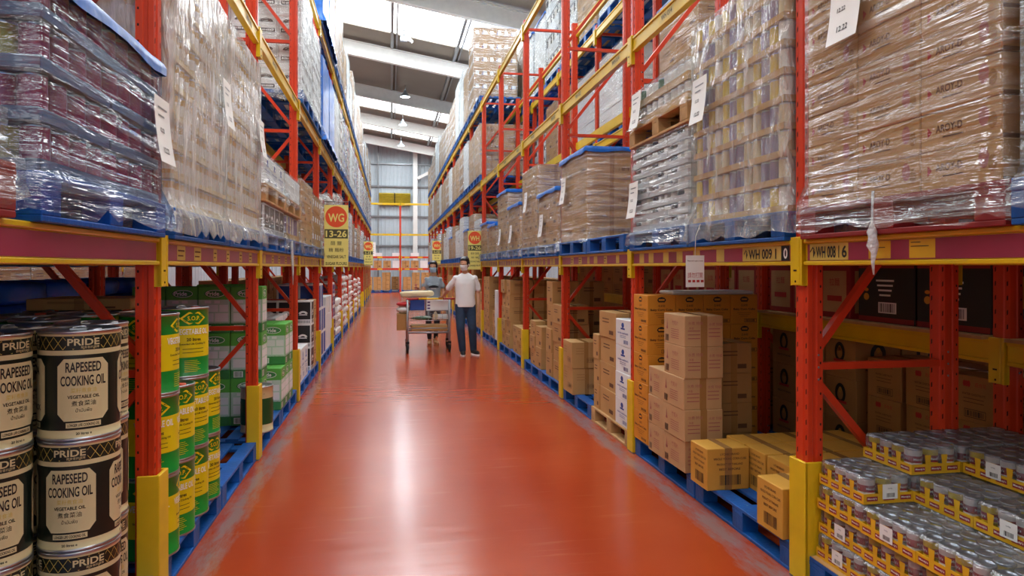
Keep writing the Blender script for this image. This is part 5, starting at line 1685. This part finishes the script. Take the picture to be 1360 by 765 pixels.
LNS = [('醋 鹽', .17, .45), ('糖 麵粉', .17, .62), ('VINEGAR SALT', .13, .8), ('SUGAR FLOURS', .13, .88)]
LNR = [('罐頭 菠蘿', .15, .6), ('醋 鹽', .12, .5), ('COCONUT MILK', .11, .8), ('CANNED FRUIT', .11, .8)]
sign((LX + .25, 10.62, 2.49), .355, .93, 'WG', '13-26', LNS, 'large yellow sign with orange circle hanging over salt and flour sacks')
sign((LX + .2, 27.2, 2.55), .36, .93, 'WG', '1-12', LNS, 'small distant yellow sign on the left rack past the cross aisle')
sign((RX - .16, 15.1, 2.36), .31, .86, 'WH', '19-26', LNR, 'yellow sign with orange circle behind the head of the man')
sign((RX - .2, 27.2, 2.6), .36, .93, 'WH', '1-12', LNR, 'small distant yellow sign just above the woman')
# notice hanging below the beam
b = MB(); w, h = .13, .2
b.box(-w / 2, -.0012, -h, w / 2, .0012, 0, M['white']); mp = lambda u, v: (u, -.0022, v)
b.text('Please don\'t open or move', mp, 0, -.035, .011, M['brownp'], w=.11)
b.text('請勿打開', mp, 0, -.125, .036, M['redp'], w=.105)
for q in range(4): rect(b, mp, -.05 + q * .03, -.17, -.03 + q * .03, -.155, M['redp'])
t = empty('paper_notice', (1.895, 4.05, 1.625), .1); tag(t, 'white paper notice with red writing hanging in front of the shelf beam', 'notice')
b.build('sheet', t)
b = MB(); b.tube([(0, 0, 0), (.01, .01, .12), (.05, .02, .2)], .002, M['white'], 6); b.build('string', t)
# twisted ends of film
fm2 = mat('bunched_film', 'dfe4e6', 0.2, var=0.1, bump=.9, bscale=60, spec=.9)
b = MB(); b.tube([(0, 0, .2), (.004, .01, .12), (-.004, .0, .07), (.006, .014, .035), (-.004, -.004, .01), (.008, .012, -.02), (0, -.006, -.05), (.004, .006, -.09), (0, -.004, -.14)], [.006, .004, .005, .02, .016, .024, .012, .007, .003], fm2, 9)
o = b.build('film_strand', None, (1.925, 2.47, 1.66)); tag(o, 'twisted strand of clear film hanging over the magenta price strip', 'film strand')
b = MB(); b.tube([(0, 0, .1), (.0, .01, .0), (.01, .0, -.2), (0.01, .012, -.35)], [.012, .016, .01, .004], fm2, 8)
o = b.build('film_strand', None, (-1.0, 7.3, 1.72)); tag(o, 'grey white strand of film hanging below the beam before the hanging sign', 'film strand')
# hazard: papers on the end frames far away
b = MB(); b.box(-.3, -.01, 0, .3, .01, .85, M['white']); mp = lambda u, v: (u, -.012, v)
for q in range(5): rect(b, mp, -.2, .15 + q * .13, .2, .18 + q * .13, M['grey'])
o = b.build('notice_board', None, (-1.2, 42.295, 2.221)); tag(o, 'white notice board standing on the far wall rack', 'notice board')

# ============================================================ SHOPPING TROLLEY
T = empty('flatbed_trolley', (.68, 12.78, 0), 0.0); tag(T, 'grey steel shopping trolley pushed by the man, loaded with sacks and boxes', 'trolley')
gs = mat('trolley_steel', 'a3a7aa', .4, metal=.45, var=.05)
TW, TD = .76, .52
b = MB()
for x in (-TW / 2, TW / 2):
    for y in (-TD / 2, TD / 2): b.tube([(x, y, .15), (x, y, .96)], .021, gs)
for y in (-TD / 2, TD / 2): b.tube([(-TW / 2, y, .36), (TW / 2, y, .36)], .018, gs); b.tube([(-TW / 2, y, .44), (TW / 2, y, .44)], .01, gs)
for x in (-TW / 2, TW / 2): b.tube([(x, -TD / 2, .36), (x, TD / 2, .36)], .018, gs)
b.build('frame', T)
b = MB(); 
for q in range(9): x = -TW / 2 + TW * q / 8; b.tube([(x, -TD / 2, .37), (x, TD / 2, .37)], .005, gs, 6)
b.build('lower_deck', T)
b = MB()
for y in (-TD / 2, TD / 2):
    for z in (.58, .63, .70, .76): b.tube([(-TW / 2, y, z), (TW / 2, y, z)], .007 if z in (.58, .76) else .004, gs, 6)
    for q in range(7): x = -TW / 2 + TW * q / 6; b.tube([(x, y, .58), (x, y, .76)], .003, gs, 6)
for x in (-TW / 2, TW / 2):
    for z in (.58, .66, .76): b.tube([(x, -TD / 2, z), (x, TD / 2, z)], .006, gs, 6)
for q in range(9): x = -TW / 2 + TW * q / 8; b.tube([(x, -TD / 2, .58), (x, TD / 2, .58)], .004, gs, 6)
b.build('upper_basket', T)
b = MB(); b.tube([(-TW / 2 - .02, -TD / 2, .97), (-TW / 2 + .2, -TD / 2, .975)], .017, M['boxred']); b.build('handle', T, None)
b = MB(); b.tube([(-TW / 2 + .2, -TD / 2, .975), (TW / 2 - .12, -TD / 2, .975)], .017, M['yellow']); o = b.build('handle_grip', T); o['label'] = 'yellow handle grip'
b = MB(); b.tube([(TW / 2 - .12, -TD / 2, .975), (TW / 2 + .1, -TD / 2, .975)], .017, M['boxred']); b.build('handle', T)
for x in (-TW / 2, TW / 2):
    for y in (-TD / 2, TD / 2):
        b = MB(); b.box(x - .03, y - .025, .06, x - .023, y + .025, .19, M['rubber']); b.box(x + .023, y - .025, .06, x + .03, y + .025, .19, M['rubber']); b.box(x - .03, y - .03, .16, x + .03, y + .03, .2, M['rubber'])
        c = b.build('caster', T)
        b = MB(); n = 18
        vs = []
        for r_, xx in ((.02, -.02), (.055, -.02), (.068, -.014), (.068, .014), (.055, .02), (.02, .02)):
            for i in range(n): a = 2 * PI * i / n; vs.append((x + xx, y + r_ * math.cos(a), .069 + r_ * math.sin(a)))
        b.add(vs, [(q * n + i, q * n + (i + 1) % n, (q + 1) * n + (i + 1) % n, (q + 1) * n + i) for q in range(5) for i in range(n)], M['rubber'], True)
        b.ell((x, y, .066), (.02, .03, .03), gs, 10, 6); b.build('wheel', c)


def put(name, mb, loc, label, cat, rot=0): o = mb.build(name, None, loc, rot); return tag(o, label, cat)


tx, ty = .68, 12.78
# goods in the trolley
b = MB(); b.box(-.13, -.17, 0, .13, .17, .2, M['bluep'], .01); put('carton', b, (tx - .2, ty - .05, .765 + .0), 'dark blue box in the trolley top basket', 'carton')
b = MB(); b.box(-.2, -.17, 0, .2, .17, .19, M['boxwhite'], .005)
mpf = lambda u, v: (u, -.1712, v)
for q in range(3): rect(b, mpf, -.18 + .0, .02 + q * .055, -.13, .05 + q * .055, M['purple'])
put('carton', b, (tx + .16, ty - .05, .765), 'white box beside the dark blue box in the trolley', 'carton')
b = MB(); b.box(-.33, -.2, 0, .33, .2, .1, M['kraft'], .005); put('carton', b, (tx + .02, ty, .455 - .072), 'wide kraft carton on the trolley lower deck', 'carton')
b = MB(); b.box(-.1, -.2, 0, .1, .2, .3, M['kraft3'], .005); put('carton', b, (tx - TW / 2 - .09, ty - .0, .40), 'brown carton strapped against the trolley end', 'carton')
b = MB(); b.ell((0, 0, .07), (.13, .19, .07), M['sackw'], 16, 8); put('sack', b, (tx - TW / 2 - .07, ty, .70), 'white and red bag on the brown carton at the trolley end', 'bag')
b = MB(); b.ell((0, 0, .04), (.14, .19, .045), M['sackred'], 16, 8); put('sack', b, (tx - TW / 2 - .06, ty, .835), 'red bag on top of the white bag at the trolley end', 'bag')
sk = sack_mesh(.62, .42, .12, 'sackcream', 9)
o = bpy.data.objects.new('sack', sk); COL.objects.link(o); o.location = (tx - .2, ty + .03, .995); tag(o, 'large cream rice sack lying across the top of the trolley', 'sack'); o.rotation_euler = (0, -.03, 0)
b = MB(); b.ell((0, 0, .03), (.2, .12, .035), M['cangreen'], 14, 7); b.ell((.08, -.03, .04), (.1, .06, .03), M['boxpale'], 12, 6); put('produce_bag', b, (tx - .12, ty - .1, .587), 'bag of green vegetables in the trolley basket', 'produce')
b = MB(); b.lathe([(.04, 0), (.045, .01), (.045, .1), (.02, .13), (.018, .15), (.001, .15)], M['sackcream'], 14); put('jar', b, (tx + .13, ty - .17, .587), 'cream coloured bottle standing in the trolley basket', 'jar')
b = MB(); b.box(-.1, -.07, 0, .1, .07, .1, M['boxwhite'], .02); put('food_packet', b, (tx + .26, ty - .12, .587), 'white packet lying in the trolley basket', 'packet')

# ============================================================ PEOPLE
skin = mat('skin', 'cc9a7a', .5, var=.04); hair = mat('hair_black', '14110f', .45, var=.2)
tw = mat('white_cotton', 'e9e9e8', .8, var=.03, bump=.3, bscale=14); tg = mat('grey_cotton', '8d99a2', .8, var=.05, bump=.3, bscale=14); jn = mat('denim', '28405c', .8, var=.22, nscale=9, bump=.3)
blk = mat('black_cloth', '1b1b20', .8); maskb = mat('mask_blue', 'a9cbe0', .7, var=.03); maskw = mat('mask_white', 'eeeeee', .7, var=.02); shw = mat('shoe_white', 'e6e6e6', .5); tan = mat('shoe_tan', 'b88a5c', .6)


def remesh(o, vox, smooth=6):
    m_ = o.modifiers.new('remesh', 'REMESH'); m_.mode = 'VOXEL'; m_.voxel_size = vox; m_.use_smooth_shade = True
    s = o.modifiers.new('smooth', 'SMOOTH'); s.iterations = smooth; s.factor = .5


def finger(b, p, d, L, r, curl, ax, mt):
    """three joints from p in direction d, curling about axis ax"""
    p = Vector(p); d = Vector(d).normalized(); ax = Vector(ax).normalized()
    for k, f in enumerate((.45, .3, .25)):
        q = p + d * L * f; b.cap2(p, q, r * (1 - .1 * k), r * (1 - .1 * (k + 1)), mt, 8); p = q; d = Matrix.Rotation(curl, 3, ax) @ d


def hand(b, wrist, d, palm_n, side, mt, curl=.5, sc=1.0):
    """wrist point, direction towards the fingers, palm normal"""
    w = Vector(wrist); d = Vector(d).normalized(); n = Vector(palm_n); n = (n - d * n.dot(d)).normalized(); s = d.cross(n) * side
    b.cap2(w - d * .01, w + d * .075 * sc, .026 * sc, .034 * sc, mt, 12, (1.15, .5), s)
    ax = d.cross(n)
    for k, (o, L) in enumerate(((-.027, .068), (-.009, .078), (.009, .073), (.026, .058))):
        finger(b, w + d * .085 * sc + s * o * sc, d + s * o * 2, L * sc, .0085 * sc, curl, ax, mt)
    p = w + d * .02 * sc - s * .028 * sc; finger(b, p, (d * .75 - s * .6 + n * .35), .062 * sc, .010 * sc, curl * .4, ax, mt)


def head(b, c, mt, yaw, pitch, sc=1.0):
    R = Matrix.Rotation(yaw, 3, 'Z') @ Matrix.Rotation(pitch, 3, 'X'); c = Vector(c)
    P = lambda x, y, z: c + R @ Vector((x, y, z)) * sc
    e = lambda x, y, z, a, b_, d: b.ell(P(x, y, z), (a * sc, b_ * sc, d * sc), mt, 18, 12, R)
    e(0, .008, .035, .075, .094, .09); e(0, -.018, -.035, .060, .068, .072); e(0, -.048, -.078, .034, .036, .03)     # skull, jaw, chin
    e(0, -.09, -.020, .012, .016, .026); e(0, -.094, -.034, .016, .013, .011)                                         # nose
    e(0, -.078, .018, .055, .016, .012); e(0, -.078, -.060, .024, .012, .008)                                         # brow, lips
    for s in (-1, 1): e(s * .076, .012, -.012, .010, .02, .031); e(s * .042, -.06, -.03, .022, .024, .02)             # ears, cheeks
    return P, R


def eyes(T_, P, R, sc=1.0):
    b = MB()
    for s in (-1, 1):
        b.ell(P(s * .031, -.080, .0), (.013 * sc, .008 * sc, .007 * sc), M['white'], 10, 6, R); b.ell(P(s * .031, -.0875, .0), (.006 * sc, .003 * sc, .006 * sc), M['black'], 8, 5, R)
        b.ell(P(s * .031, -.088, .021), (.018 * sc, .005 * sc, .004 * sc), hair, 8, 5, R)
    b.build('eyes', T_)


def facemask(T_, P, R, mt, sc=1.0):
    b = MB(); vs = []; n, m = 14, 8
    for j in range(m + 1):
        v = j / m; z = .002 - v * .1
        for i in range(n + 1):
            a = -1.15 + 2.3 * i / n; rx = .078 - .012 * v; ry = .122 - .016 * abs(v - .35) * 2 - .012 * v
            vs.append(P(rx * math.sin(a), -ry * math.cos(a) + .0 + .004 * math.cos(v * 25), z - .0))
    b.add(vs, [(j * (n + 1) + i, j * (n + 1) + i + 1, (j + 1) * (n + 1) + i + 1, (j + 1) * (n + 1) + i) for j in range(m) for i in range(n)], mt, True)
    for s in (-1, 1):
        b.tube([P(s * .069, -.045, -.03), P(s * .08, -.01, .0), P(s * .084, .02, .005), P(s * .084, .026, -.02), P(s * .076, -.0, -.055), P(s * .06, -.05, -.085)], .002, mt, 5)
    b.build('face_mask', T_)


def hairmesh(T_, P, R, style, sc=1.0):
    b = MB()
    e = lambda x, y, z, a, b_, d: b.ell(P(x, y, z), (a * sc, b_ * sc, d * sc), hair, 18, 12, R)
    e(0, .022, .06, .083, .094, .082); e(0, .045, .01, .082, .075, .08)
    if style == 'man':
        r = random.Random(2)
        for k in range(26):
            a = r.uniform(0, 6.28); q = r.uniform(.2, 1); e(.07 * q * math.cos(a), .02 + .08 * q * math.sin(a) - .01, .115 - .03 * q * q + r.uniform(-.006, .01), .022, .022, .02)
        e(0, -.035, .092, .064, .04, .034)
        for s in (-1, 1): e(s * .070, .0, .03, .014, .04, .05)
    else:
        e(0, -.04, .095, .066, .045, .03); e(.02, .1, .02, .035, .04, .035)
        b.cap2(P(.03, .12, .02), P(.06, .12, -.17), .03 * sc, .014 * sc, hair, 10)
        for s in (-1, 1): e(s * .068, -.01, .02, .018, .035, .06)
    o = b.build('hair', T_); remesh(o, .009, 3)


def loft(b, rings, mt, n=28):
    """stack of ellipses (cx, cy, z, rx, ry) with flat ends"""
    base = len(b.v); k = b.mi(mt)
    for cx, cy, z, rx, ry in rings:
        for i in range(n):
            a = 2 * PI * i / n; b.v.append((cx + rx * math.cos(a), cy + ry * math.sin(a), z))
    for j in range(len(rings) - 1):
        for i in range(n):
            i2 = (i + 1) % n; b.f.append((base + j * n + i, base + j * n + i2, base + (j + 1) * n + i2, base + (j + 1) * n + i)); b.m.append(k); b.sm.append(True)
    b.f.append(tuple(base + n - 1 - i for i in range(n))); b.m.append(k); b.sm.append(True)
    b.f.append(tuple(base + (len(rings) - 1) * n + i for i in range(n))); b.m.append(k); b.sm.append(True)


def shoe(T_, c, yaw, mt, sole, L=.28, pitch=0.0, name='shoe'):
    R = Matrix.Rotation(yaw, 3, 'Z') @ Matrix.Rotation(pitch, 3, 'X'); c = Vector(c); P = lambda x, y, z: c + R @ Vector((x, y, z))
    b = MB(); b.ell(P(0, -.06, .045), (.046, .115, .04), mt, 16, 10, R); b.ell(P(0, .055, .06), (.040, .06, .055), mt, 16, 10, R); b.cap2(P(0, .06, .06), P(0, .06, .10), .043, .045, mt, 14)
    o = b.build(name, T_); remesh(o, .009, 3)
    b = MB(); pts = []
    n = 20
    for i in range(n):
        a = 2 * PI * i / n; y = -.035 + .142 * math.cos(a); x = .047 * math.sin(a) * (1.0 if math.cos(a) > 0 else .95); pts.append((x, -y - .07 * 0 - .0, 0))
    vs = [P(x, y - .0, 0.0) for x, y, _ in pts] + [P(x, y - .0, .022) for x, y, _ in pts]
    vs = [P(x, -(.035) + (y), z) for z in (0.0, .024) for x, y in [(.047 * math.sin(2 * PI * i / n), .145 * math.cos(2 * PI * i / n)) for i in range(n)]]
    b.add(vs, [tuple(range(n))[::-1], tuple(range(n, 2 * n))] + [(i, (i + 1) % n, (i + 1) % n + n, i + n) for i in range(n)], sole); s = b.build('sole', o)
    return o


# ---- man: white T-shirt, jeans, hand on the trolley
mx_, my_ = 1.30, 12.06
Pn = empty('person', (mx_, my_, 0)); tag(Pn, 'man in white T-shirt, jeans and white mask with a hand on the trolley', 'person', None)
b = MB()
hip = .90; sho = 1.40
J = dict(hl=(.085, 0, .88), hr=(-.085, 0, .88), kl=(.12, -.05, .47), kr=(-.09, -.07, .47), al=(.15, .03, .10), ar=(-.05, -.02, .10))
b.cap2((0, 0, .93), (0, 0, 1.02), .135, .13, skin, 18, (1.15, .78)); b.cap2((0, 0, 1.05), (0, .01, 1.27), .125, .145, skin, 18, (1.15, .74)); b.cap2((-.13, .015, 1.375), (.13, .015, 1.375), .062, .062, skin, 14)
b.cap2((0, .015, 1.38), (-.01, -.015, 1.49), .058, .054, skin, 14)
for a, k, f in (('hl', 'kl', 'al'), ('hr', 'kr', 'ar')): b.cap2(J[a], J[k], .085, .055, skin); b.cap2(J[k], J[f], .056, .036, skin)
P_, R_ = head(b, (-.015, -.025, 1.60), skin, -.55, .16, 1.0)
# his left arm hangs; his right arm reaches out and down to the handle
LA = [(.178, .015, 1.35), (.232, .045, 1.11), (.235, -.0, .875)]; RA = [(-.178, .015, 1.35), (-.30, .10, 1.14), (-.375, .35, 1.015)]
for A in (LA, RA): b.cap2(A[0], A[1], .047, .037, skin, 12); b.cap2(A[1], A[2], .037, .025, skin, 12)
hand(b, LA[2], (0, -.1, -1), (-1, 0, 0), -1, skin, .35)
hand(b, RA[2], (-.25, .75, -.12), (0, 0, -1), 1, skin, .75)
body = b.build('body', Pn); remesh(body, .0075, 3)
eyes(Pn, P_, R_); facemask(Pn, P_, R_, maskw); hairmesh(Pn, P_, R_, 'man')
b = MB()
loft(b, [(0, 0, .85, .183, .135), (.004, 0, .93, .178, .132), (0, 0, 1.04, .172, .124), (0, .004, 1.16, .178, .124), (0, .008, 1.27, .184, .126), (0, .012, 1.34, .178, .112), (0, .014, 1.39, .155, .09), (0, .014, 1.43, .10, .07), (0, .01, 1.452, .066, .06)], tw)
b.ell((.168, .015, 1.358), (.058, .058, .052), tw); b.ell((-.168, .015, 1.358), (.058, .058, .052), tw)
b.cap2((.165, .015, 1.35), (.215, .03, 1.23), .055, .056, tw, 14); b.cap2((-.165, .015, 1.35), (-.24, .06, 1.24), .055, .056, tw, 14)
b.cap2((.21, .028, 1.25), (.232, .038, 1.16), .056, .055, tw, 14); b.cap2((-.235, .055, 1.26), (-.285, .09, 1.18), .056, .055, tw, 14)
o = b.build('t_shirt', Pn); remesh(o, .01, 4)
b = MB(); b.tube([(.058 * math.cos(a), .0 + .05 * math.sin(a) + .005, 1.435 + .012 * math.sin(a)) for a in [2 * PI * i / 16 for i in range(17)]], .008, tw, 6); b.build('neckband', o)
b = MB(); b.cap2((0, 0, .86), (0, 0, .94), .14, .138, jn, 20, (1.18, .82))
for a, k, f in (('hl', 'kl', 'al'), ('hr', 'kr', 'ar')): b.cap2(J[a], J[k], .10, .075, jn, 16); b.cap2(J[k], (J[f][0], J[f][1], .09), .075, .062, jn, 16)
o = b.build('jeans', Pn); remesh(o, .011, 3)
shoe(Pn, (J['al'][0] + .01, J['al'][1] - .06, 0), .35, M['rubber'], shw); shoe(Pn, (J['ar'][0], J['ar'][1] - .06, 0.0), -.05, M['rubber'], shw)

# ---- woman: grey T-shirt with dark print, black leggings
Wn = empty('person', (.84, 13.75, 0)); tag(Wn, 'woman in a grey printed T-shirt and blue face mask standing behind the trolley', 'person', None)
b = MB()
JW = dict(hl=(.075, 0, .85), hr=(-.075, 0, .85), kl=(.07, -.03, .45), kr=(-.10, -.09, .46), al=(.05, .03, .09), ar=(-.08, -.07, .09))
b.cap2((0, 0, .89), (0, 0, .97), .13, .115, skin, 18, (1.1, .8)); b.cap2((0, 0, 1.0), (0, .0, 1.22), .105, .125, skin, 18, (1.12, .75)); b.cap2((-.105, .01, 1.325), (.105, .01, 1.325), .052, .052, skin, 14)
b.cap2((0, .01, 1.34), (0, -.01, 1.45), .048, .045, skin, 14)
for a, k, f in (('hl', 'kl', 'al'), ('hr', 'kr', 'ar')): b.cap2(JW[a], JW[k], .085, .052, skin); b.cap2(JW[k], JW[f], .05, .032, skin)
PW_, RW_ = head(b, (0.0, -.02, 1.55), skin, -.28, .1, .97)
LA = [(.155, .01, 1.31), (.20, .03, 1.06), (.20, -.05, .84)]; RA = [(-.155, .01, 1.31), (-.21, -.0, 1.07), (-.30, -.20, 1.12)]
for A in (LA, RA): b.cap2(A[0], A[1], .040, .032, skin, 12); b.cap2(A[1], A[2], .032, .022, skin, 12)
hand(b, LA[2], (0, -.15, -1), (-1, 0, 0), -1, skin, .35, .92); hand(b, RA[2], (-.3, -.35, .25), (.3, 0, -.9), 1, skin, .6, .92)
body = b.build('body', Wn); remesh(body, .0075, 3)
eyes(Wn, PW_, RW_, .97); facemask(Wn, PW_, RW_, maskb, .97); hairmesh(Wn, PW_, RW_, 'woman', .97)
b = MB(); loft(b, [(0, 0, .83, .155, .115), (0, 0, .92, .148, .112), (0, 0, 1.0, .138, .103), (0, 0, 1.1, .145, .105), (0, .002, 1.2, .152, .110), (0, .008, 1.27, .148, .098), (0, .01, 1.32, .128, .08), (0, .01, 1.36, .085, .062), (0, .006, 1.375, .062, .052)], tg)
for s in (-1, 1): b.ell((s * .058, -.07, 1.185), (.056, .045, .055), tg, 14, 9); b.ell((s * .138, .01, 1.306), (.052, .052, .05), tg); b.cap2((s * .13, .01, 1.30), (s * .188, .02, 1.17), .047, .052, tg, 14)
o = b.build('t_shirt', Wn); remesh(o, .01, 4)
b = MB(); fr = lambda u, v: (u, -.122 + 1.1 * u * u, v)
n = 12
b.add([fr(-.05, 1.12), fr(0, 1.12), fr(.05, 1.12), fr(.05, 1.13), fr(0, 1.13), fr(-.05, 1.13)], [(0, 1, 4, 5), (1, 2, 3, 4)], M['boxwhite'])
for q in range(8): a0 = -.1 + q * .025; b.add([fr(a0, 1.145), fr(a0 + .025, 1.145), fr(a0 + .025, 1.165 + .03 * math.sin((q + 1) * .39)), fr(a0, 1.165 + .03 * math.sin(q * .39))], [(0, 1, 2, 3)], blk)
o2 = b.build('shirt_print', o)
b = MB(); b.cap2((0, 0, .83), (0, 0, .90), .13, .13, blk, 20, (1.12, .86))
for a, k, f in (('hl', 'kl', 'al'), ('hr', 'kr', 'ar')): b.cap2(JW[a], JW[k], .092, .06, blk, 16); b.cap2(JW[k], (JW[f][0], JW[f][1], .14), .06, .042, blk, 16)
o = b.build('leggings', Wn); remesh(o, .011, 3)
shoe(Wn, (JW['al'][0], JW['al'][1] - .05, 0), .2, tan, tan, name='sandal'); shoe(Wn, (JW['ar'][0], JW['ar'][1] - .05, 0), -.1, tan, tan, name='sandal')
# small item she holds
b = MB(); b.box(-.02, -.012, -.06, .02, .012, .06, M['pink'], .004); o = b.build('receipt_roll', None, (.84 - .355, 13.75 - .27, 1.17)); tag(o, 'small pink packet held up by the woman', 'packet')

# cartons: the 300 that show largest stay single things, the rest of the stock is one object
KEEP = {0,3,6,7,8,9,10,11,12,13,14,15,16,17,20,23,24,25,26,28,30,32,39,40,41,44,47,51,52,53,55,56,59,60,61,62,66,67,70,71,72,73,74,75,76,77,78,79,82,83,84,90,
        91,92,93,94,99,103,111,113,114,115,117,124,126,128,130,137,142,143,144,175,179,187,190,194,195,198,199,203,219,220,221,222,223,224,226,227,228,230,231,
        232,233,234,235,236,237,238,239,240,241,242,243,244,245,246,247,248,249,254,258,259,260,261,262,263,264,265,266,267,268,269,270,271,272,273,274,275,280,
        281,284,285,286,287,288,289,290,291,293,294,295,296,297,298,299,300,304,305,308,309,312,313,314,315,316,319,320,321,322,323,324,325,326,332,333,334,335,
        336,337,338,339,340,341,342,343,344,345,349,350,351,352,353,354,356,358,359,360,365,374,387,394,395,396,398,399,400,402,404,408,410,412,413,416,417,418,
        420,428,435,476,508,509,511,512,514,515,521,522,523,524,527,528,529,530,534,535,536,548,549,550,552,553,555,558,561,564,567,570,573,576,579,580,581,594,
        595,603,604,605,608,609,610,615,620,625,634,642,650,658,678,683,684,685,686,687,688,689,690,691,692,693,694,695,696,697,698,699,700,701,702,703,704,705,
        706,708,709,710,717,718,719,720,721,722,723,724,725,728,729,730,731}   # carton numbers, in the order they are built
_cart = [o for o in scene.objects if o.parent is None and o.get('category') == 'carton' and o.name.startswith('carton')]
_cart.sort(key=lambda o: int(o.name[7:] or 0))
_rest = [o for k, o in enumerate(_cart) if k not in KEEP] if KEEP else []
bpy.context.view_layer.update()
if _rest:
    vs, fs, ms, mats = [], [], [], []
    for o in _rest:
        b0 = len(vs); mw = o.matrix_world; me = o.data
        vs += [tuple(mw @ v.co) for v in me.vertices]; mp_ = []
        for mt in me.materials:
            if mt not in mats: mats.append(mt)
            mp_.append(mats.index(mt))
        for f in me.polygons: fs.append(tuple(i + b0 for i in f.vertices)); ms.append(mp_[f.material_index])
    me = bpy.data.meshes.new('carton_stock'); me.from_pydata(vs, [], fs)
    for mt in mats: me.materials.append(mt)
    me.polygons.foreach_set('material_index', ms); me.update()
    o = bpy.data.objects.new('carton_stock', me); COL.objects.link(o)
    tag(o, 'stock of small distant and half hidden cartons deep in both racks', 'cartons', None, 'stuff')
    for r_ in _rest: bpy.data.objects.remove(r_)
_seen = {}
for o in scene.objects:
    if o.parent is None and o.get('label'):
        _seen.setdefault(o['label'], []).append(o.name)
_d = [(k, len(v)) for k, v in _seen.items() if len(v) > 1]
_l = [k for k in _seen if len(k.replace(',', ' ').split()) > 16]
print('CARTONS', len(_cart))
print('DUP', len(_d), _d[:12]); print('LONG', len(_l), _l[:6]); print('OBJ', len(scene.objects))
